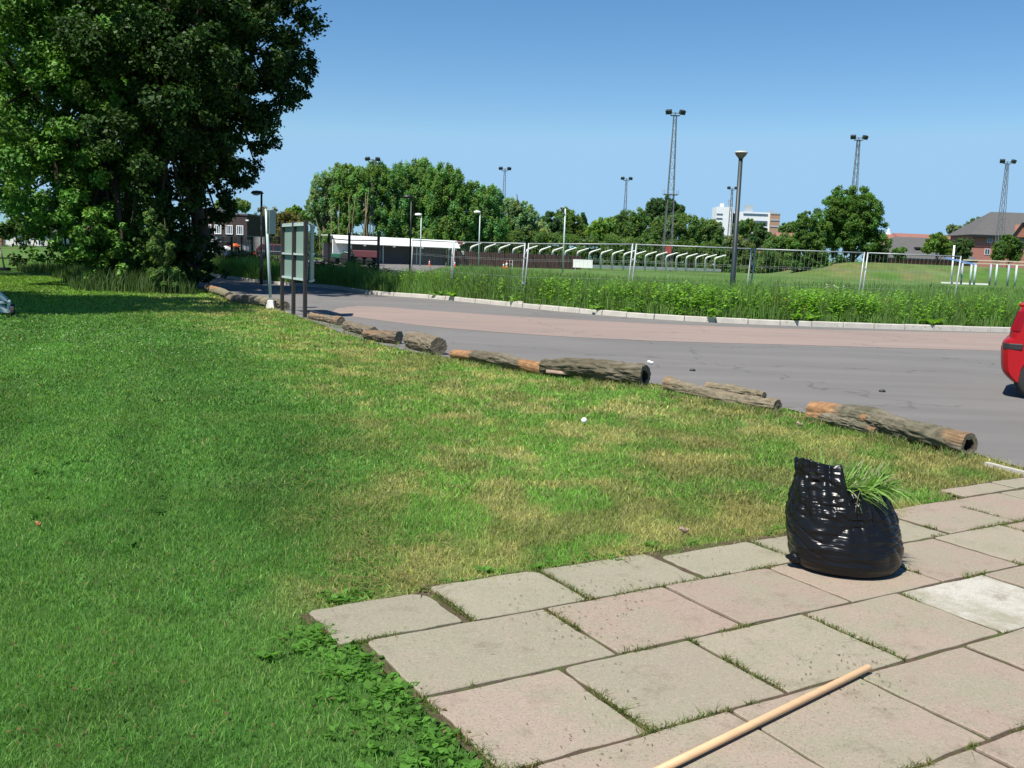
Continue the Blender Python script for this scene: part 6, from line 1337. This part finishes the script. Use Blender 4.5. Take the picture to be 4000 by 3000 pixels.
def office_block():
    Y = 640; x0, xm, xr, x1 = X(2784, Y), X(2848, Y), X(2997, Y), X(3033, Y); cx = x0; o = empty('office_block', (x0, Y, 0), 'distant white office block with a tan clad right end', 'building', rz=R(0))
    zl, zr_ = Z(808, Y, 2815), Z(827, Y, 2930); rel = lambda px: X(px, Y) - x0
    MB().box(((xm - x0) / 2, 6, zl / 2), (xm - x0, 14, zl)).build('stair_tower', 'bwhite', o)
    MB().box((rel(2924), 10, zr_ / 2), (xr - xm, 16, zr_)).build('wall', 'bwhite', o)
    MB().box(((xr + x1) / 2 - x0, 9, zr_ / 2), (x1 - xr, 18, zr_ - 0.4)).build('end_bay', 'tanbrick', o)
    MB().box((rel(2858), 1.9, zr_ / 2 - 0.8), (3.4, 0.4, zr_ - 1)).build('dark_strip', 'darkgrey', o)  # dark grey strip beside the tower, set just proud of the wall
    for py, hh in ((836, 1.0), (869, 2.9), (893, 2.2), (920, 2.4)):
        f = MB().box((rel(2940), 1.9, Z(py, Y, 2930)), (rel(2985) - rel(2890), 0.5, hh)).build('window', 'glass2', o)
    for py in (836, 853, 870):
        MB().box((rel(2797), -1.1, Z(py, Y, 2797)), (4.0, 0.4, 0.7)).build('window', 'glass2', o)
    m = MB()
    for py in (834, 859, 884): m.box(((xr + x1) / 2 - x0, -0.1, Z(py, Y, 3015)), (x1 - xr + 0.2, 0.4, 0.9))
    m.build('floor_band', 'lightgreycab', o)
    MB().box((rel(2922), 10, zr_ + 2.4), (rel(2935) - rel(2908), 6, 5)).build('plant_room', 'lightgreycab', o); MB().box((rel(2812), 6, zl + 1.2), (2, 3, 2.6)).build('roof_vent', 'bwhite', o)
    MB().box((rel(3012), 8, zr_ + 1), (1.6, 2, 2.4)).build('flue', 'lightgreycab', o)
    for px in (2835, 2841): MB().tube([(rel(px), 5, zl), (rel(px), 5, zl + 5)], 0.3, 6).build('aerial', 'galv', o)
M['glass2'] = mat('far_window_band', (0.09, 0.13, 0.19), 0.3, var=0.1, scale=0.3)
office_block()

# ------------------------------------------------------------------ wheeled goals on the left lawn
def goal_trolley():
    b = g(40, 1232); o = empty('wheeled_goal_frame', b, 'galvanised lattice frame on a black wheel at the left edge of the lawn', 'goal frame')
    k = 0.0059; q = lambda px, py: Vector(((px - 40) * k, 0, (1226 - py) * k))
    m = MB()
    for dy in (0, 0.7):
        D = Vector((-0.5 * dy, dy, 0)); a, b_, c, d = q(-260, 1212) + D, q(36, 1212) + D, q(36, 1178) + D, q(-260, 1178) + D
        for s, e in ((a, b_), (b_, c), (c, d)): m.bar(s, e, 0.05)
        m.bar(q(-100, 1060) + D, q(30, 1178) + D, 0.05); m.bar(q(-40, 1178) + D, q(36, 1212) + D, 0.04); m.bar(q(-40, 1178) + D, q(-110, 1212) + D, 0.04)
        m.bar(q(-180, 1178) + D, q(-110, 1212) + D, 0.04); m.bar(q(-180, 1178) + D, q(-250, 1212) + D, 0.04)
    for px, py in ((36, 1178), (36, 1212), (-100, 1178), (-260, 1212), (-100, 1060)): m.bar(q(px, py), q(px, py) + Vector((-0.35, 0.7, 0)), 0.05)
    m.build('lattice_frame', 'galvpaint', o)
    for dy in (-0.06, 0.76):
        for px in (48, -270): w_ = MB().disc_wheel(q(px, 1211) + Vector((-0.5 * dy, dy, 0)), (0.9, 0.5, 0), 0.12, 0.08).build('wheel', 'tyre', o, smooth=True)
    m = MB(); m.tube([q(46, 1211) - Vector((0, 0.1, 0)), q(46, 1211) + Vector((-0.4, 0.8, 0))], 0.02, 6); m.build('axle', 'galv', o)
    Y = 52; p = Vector((X(14, Y), Y, 0)); o = empty('practice_goal', p, 'cream practice goal post with a dark weighted foot, far left', 'goal post')
    zt = Z(955, Y, 0); MB().tube([(0, 0, 0.1), (-0.22, 0, zt)], 0.045, 8).build('upright', 'railcream', o, smooth=True)
    MB().box((0, 0, 0.09), (0.5, 0.4, 0.16)).build('foot', 'black', o, bevel=0.03); MB().tube([(-0.22, 0, zt), (-2.8, 0.4, zt)], 0.045, 8).build('crossbar', 'railcream', o, smooth=True)
goal_trolley()

# ------------------------------------------------------------------ red hatchback at the right edge
def car():
    wc = g(4056, 1562); hd = Vector((0.87, -0.49, 0)).normalized(); rz = math.atan2(hd.y, hd.x)
    # local: +x forward, y to the left of the car; the near side is its right (-y)
    o = empty('hatchback_car', wc, 'red hatchback car at the right edge of the road, tail towards the logs', 'car', rz=rz)
    tr = 0.29; W = 1.62; xr = -0.52; Lw = 2.42; yc = W / 2 - 0.10
    # body as lofted side profile stations across the width
    prof = [(xr + 0.10, 0.27), (xr + 0.03, 0.36), (xr, 0.55), (xr, 0.72), (xr + 0.025, 0.785), (xr + 0.075, 0.82), (xr + 0.085, 0.9), (xr + 0.12, 1.04), (xr + 0.165, 1.19), (xr + 0.20, 1.245), (xr + 0.36, 1.335), (xr + 0.65, 1.41), (xr + 1.0, 1.45), (xr + 1.8, 1.44), (xr + 2.25, 1.33), (xr + 2.85, 0.98), (xr + 3.1, 0.90), (xr + 3.6, 0.78), (xr + 3.75, 0.65), (xr + 3.78, 0.45), (xr + 3.72, 0.26)]
    arches = [(0.0, 0.0), (Lw, 0.0)]
    prof = [(p.x, p.y) for p in spline([Vector(p) for p in prof], 4)]
    low = []
    for cx in (Lw, 0.0):
        for i in range(13):
            a = math.pi * i / 12; low.append((cx + 0.36 * math.cos(a), max(tr + 0.36 * math.sin(a), 0.27) if 0 < i < 12 else 0.22))
    loop = prof + low
    st = [(0.0, 0.945, 0.90), (0.015, 0.962, 0.92), (0.04, 0.978, 0.945), (0.09, 0.991, 0.975), (0.18, 1.0, 1.0)]
    st = st + [(1 - q[0], q[1], q[2]) for q in reversed(st)]
    def tum(z): return 0.0 if z < 0.88 else (z - 0.88) * 0.32
    m = MB(); n = len(loop); vs = []; mid = xr + 1.9
    for (t, sc, scz) in st:
        for (x, z) in loop:
            k = sc; yy = (t - 0.5) * W; yy = yy - math.copysign(tum(z), yy) * min(1, abs(t - 0.5) * 2)
            vs.append((mid + (x - mid) * (k if abs(x - mid) > 1.6 else 1), yy + yc - 0.0, z if z < 1.2 else 1.2 + (z - 1.2) * scz))
    fs = []
    for i in range(len(st) - 1):
        for k in range(n): fs.append((i * n + k, i * n + (k + 1) % n, (i + 1) * n + (k + 1) % n, (i + 1) * n + k))
    m.add(vs, fs + [tuple(range(n - 1, -1, -1)), tuple((len(st) - 1) * n + k for k in range(n))])
    bo = m.build('car_body', 'red', o, smooth=True); bo.data.set_sharp_from_angle(angle=R(38))
    y0 = yc - W / 2
    def side(pts, nm, mm, off):
        for s in (-1, 1):
            v = [(x, (yc + s * (W / 2 - tum(z) + off)), z) for x, z in pts]; MB().prism(v, (0, -s * 0.03, 0)).build(nm, mm, o)
    side([(xr + 0.55, 0.96), (xr + 0.62, 1.27), (xr + 1.25, 1.335), (xr + 1.25, 0.95)], 'side_window', 'carglass', 0.008)
    side([(xr + 1.32, 0.95), (xr + 1.32, 1.335), (xr + 2.0, 1.31), (xr + 2.55, 0.98)], 'side_window', 'carglass', 0.008)
    # rear screen, lamps, bumper insert, plate
    MB().prism([(xr + 0.093, yc - 0.5, 0.93), (xr + 0.093, yc + 0.5, 0.93), (xr + 0.16, yc + 0.45, 1.18), (xr + 0.16, yc - 0.45, 1.18)], (-0.012, 0, 0)).build('rear_screen', 'carglass', o)
    for s in (-1, 1):
        MB().prism([(xr + 0.125, yc + s * 0.70, 0.92), (xr + 0.215, yc + s * 0.80, 0.92), (xr + 0.275, yc + s * 0.715, 1.19), (xr + 0.20, yc + s * 0.635, 1.19)], (-0.035, s * 0.012, 0)).build('tail_lamp', 'lamp_red', o)
        MB().prism([(xr + 0.02, yc + s * (W / 2 - 0.10), 0.665), (xr + 0.05, yc + s * (W / 2 - 0.03), 0.665), (xr + 0.10, yc + s * (W / 2 + 0.004), 0.665), (xr + 0.27, yc + s * (W / 2 + 0.012), 0.665), (xr + 0.27, yc + s * (W / 2 - 0.06), 0.665), (xr + 0.10, yc + s * (W / 2 - 0.12), 0.665)], (0, 0, 0.085)).build('bumper_strip', 'carplastic', o, bevel=0.01)
        MB().box((xr + 3.62, yc + s * 0.6, 0.68), (0.2, 0.32, 0.15)).build('headlight', 'alloy', o, bevel=0.03)
    MB().box((xr + 0.02, yc, 0.66), (0.05, W * 0.7, 0.085)).build('bumper_strip', 'carplastic', o, bevel=0.01)
    MB().box((xr + 0.25, yc, 1.27), (0.18, 0.95, 0.045)).build('spoiler', 'red', o, bevel=0.015)
    MB().box((xr + 1.9, yc, 0.22), (3.4, W * 0.8, 0.1)).build('underbody', 'carplastic', o)
    for cx in (0.0, Lw):
        for s in (-1, 1):
            cy = yc + s * (W / 2 - 0.10); w_ = MB().disc_wheel((cx, cy, tr), (0, 1, 0), tr, 0.19, 36, 0.14).build('wheel', 'tyre', o, smooth=True)
            h = MB(); h.disc_wheel((cx, cy + s * 0.055, tr), (0, 1, 0), tr * 0.68, 0.09, 24, 0.1); h.build('rim', 'alloy', w_, smooth=True)
            MB().lathe((cx, cy, tr), [(0.3, -0.0), (0.31, 0.01)], 8) if False else None
    for cx in (0.0, Lw):
        a = MB(); a.disc_wheel((cx, yc, tr + 0.02), (0, 1, 0), 0.345, W * 0.86, 24, 0.02); a.build('wheel_well', 'carplastic', o)
car()
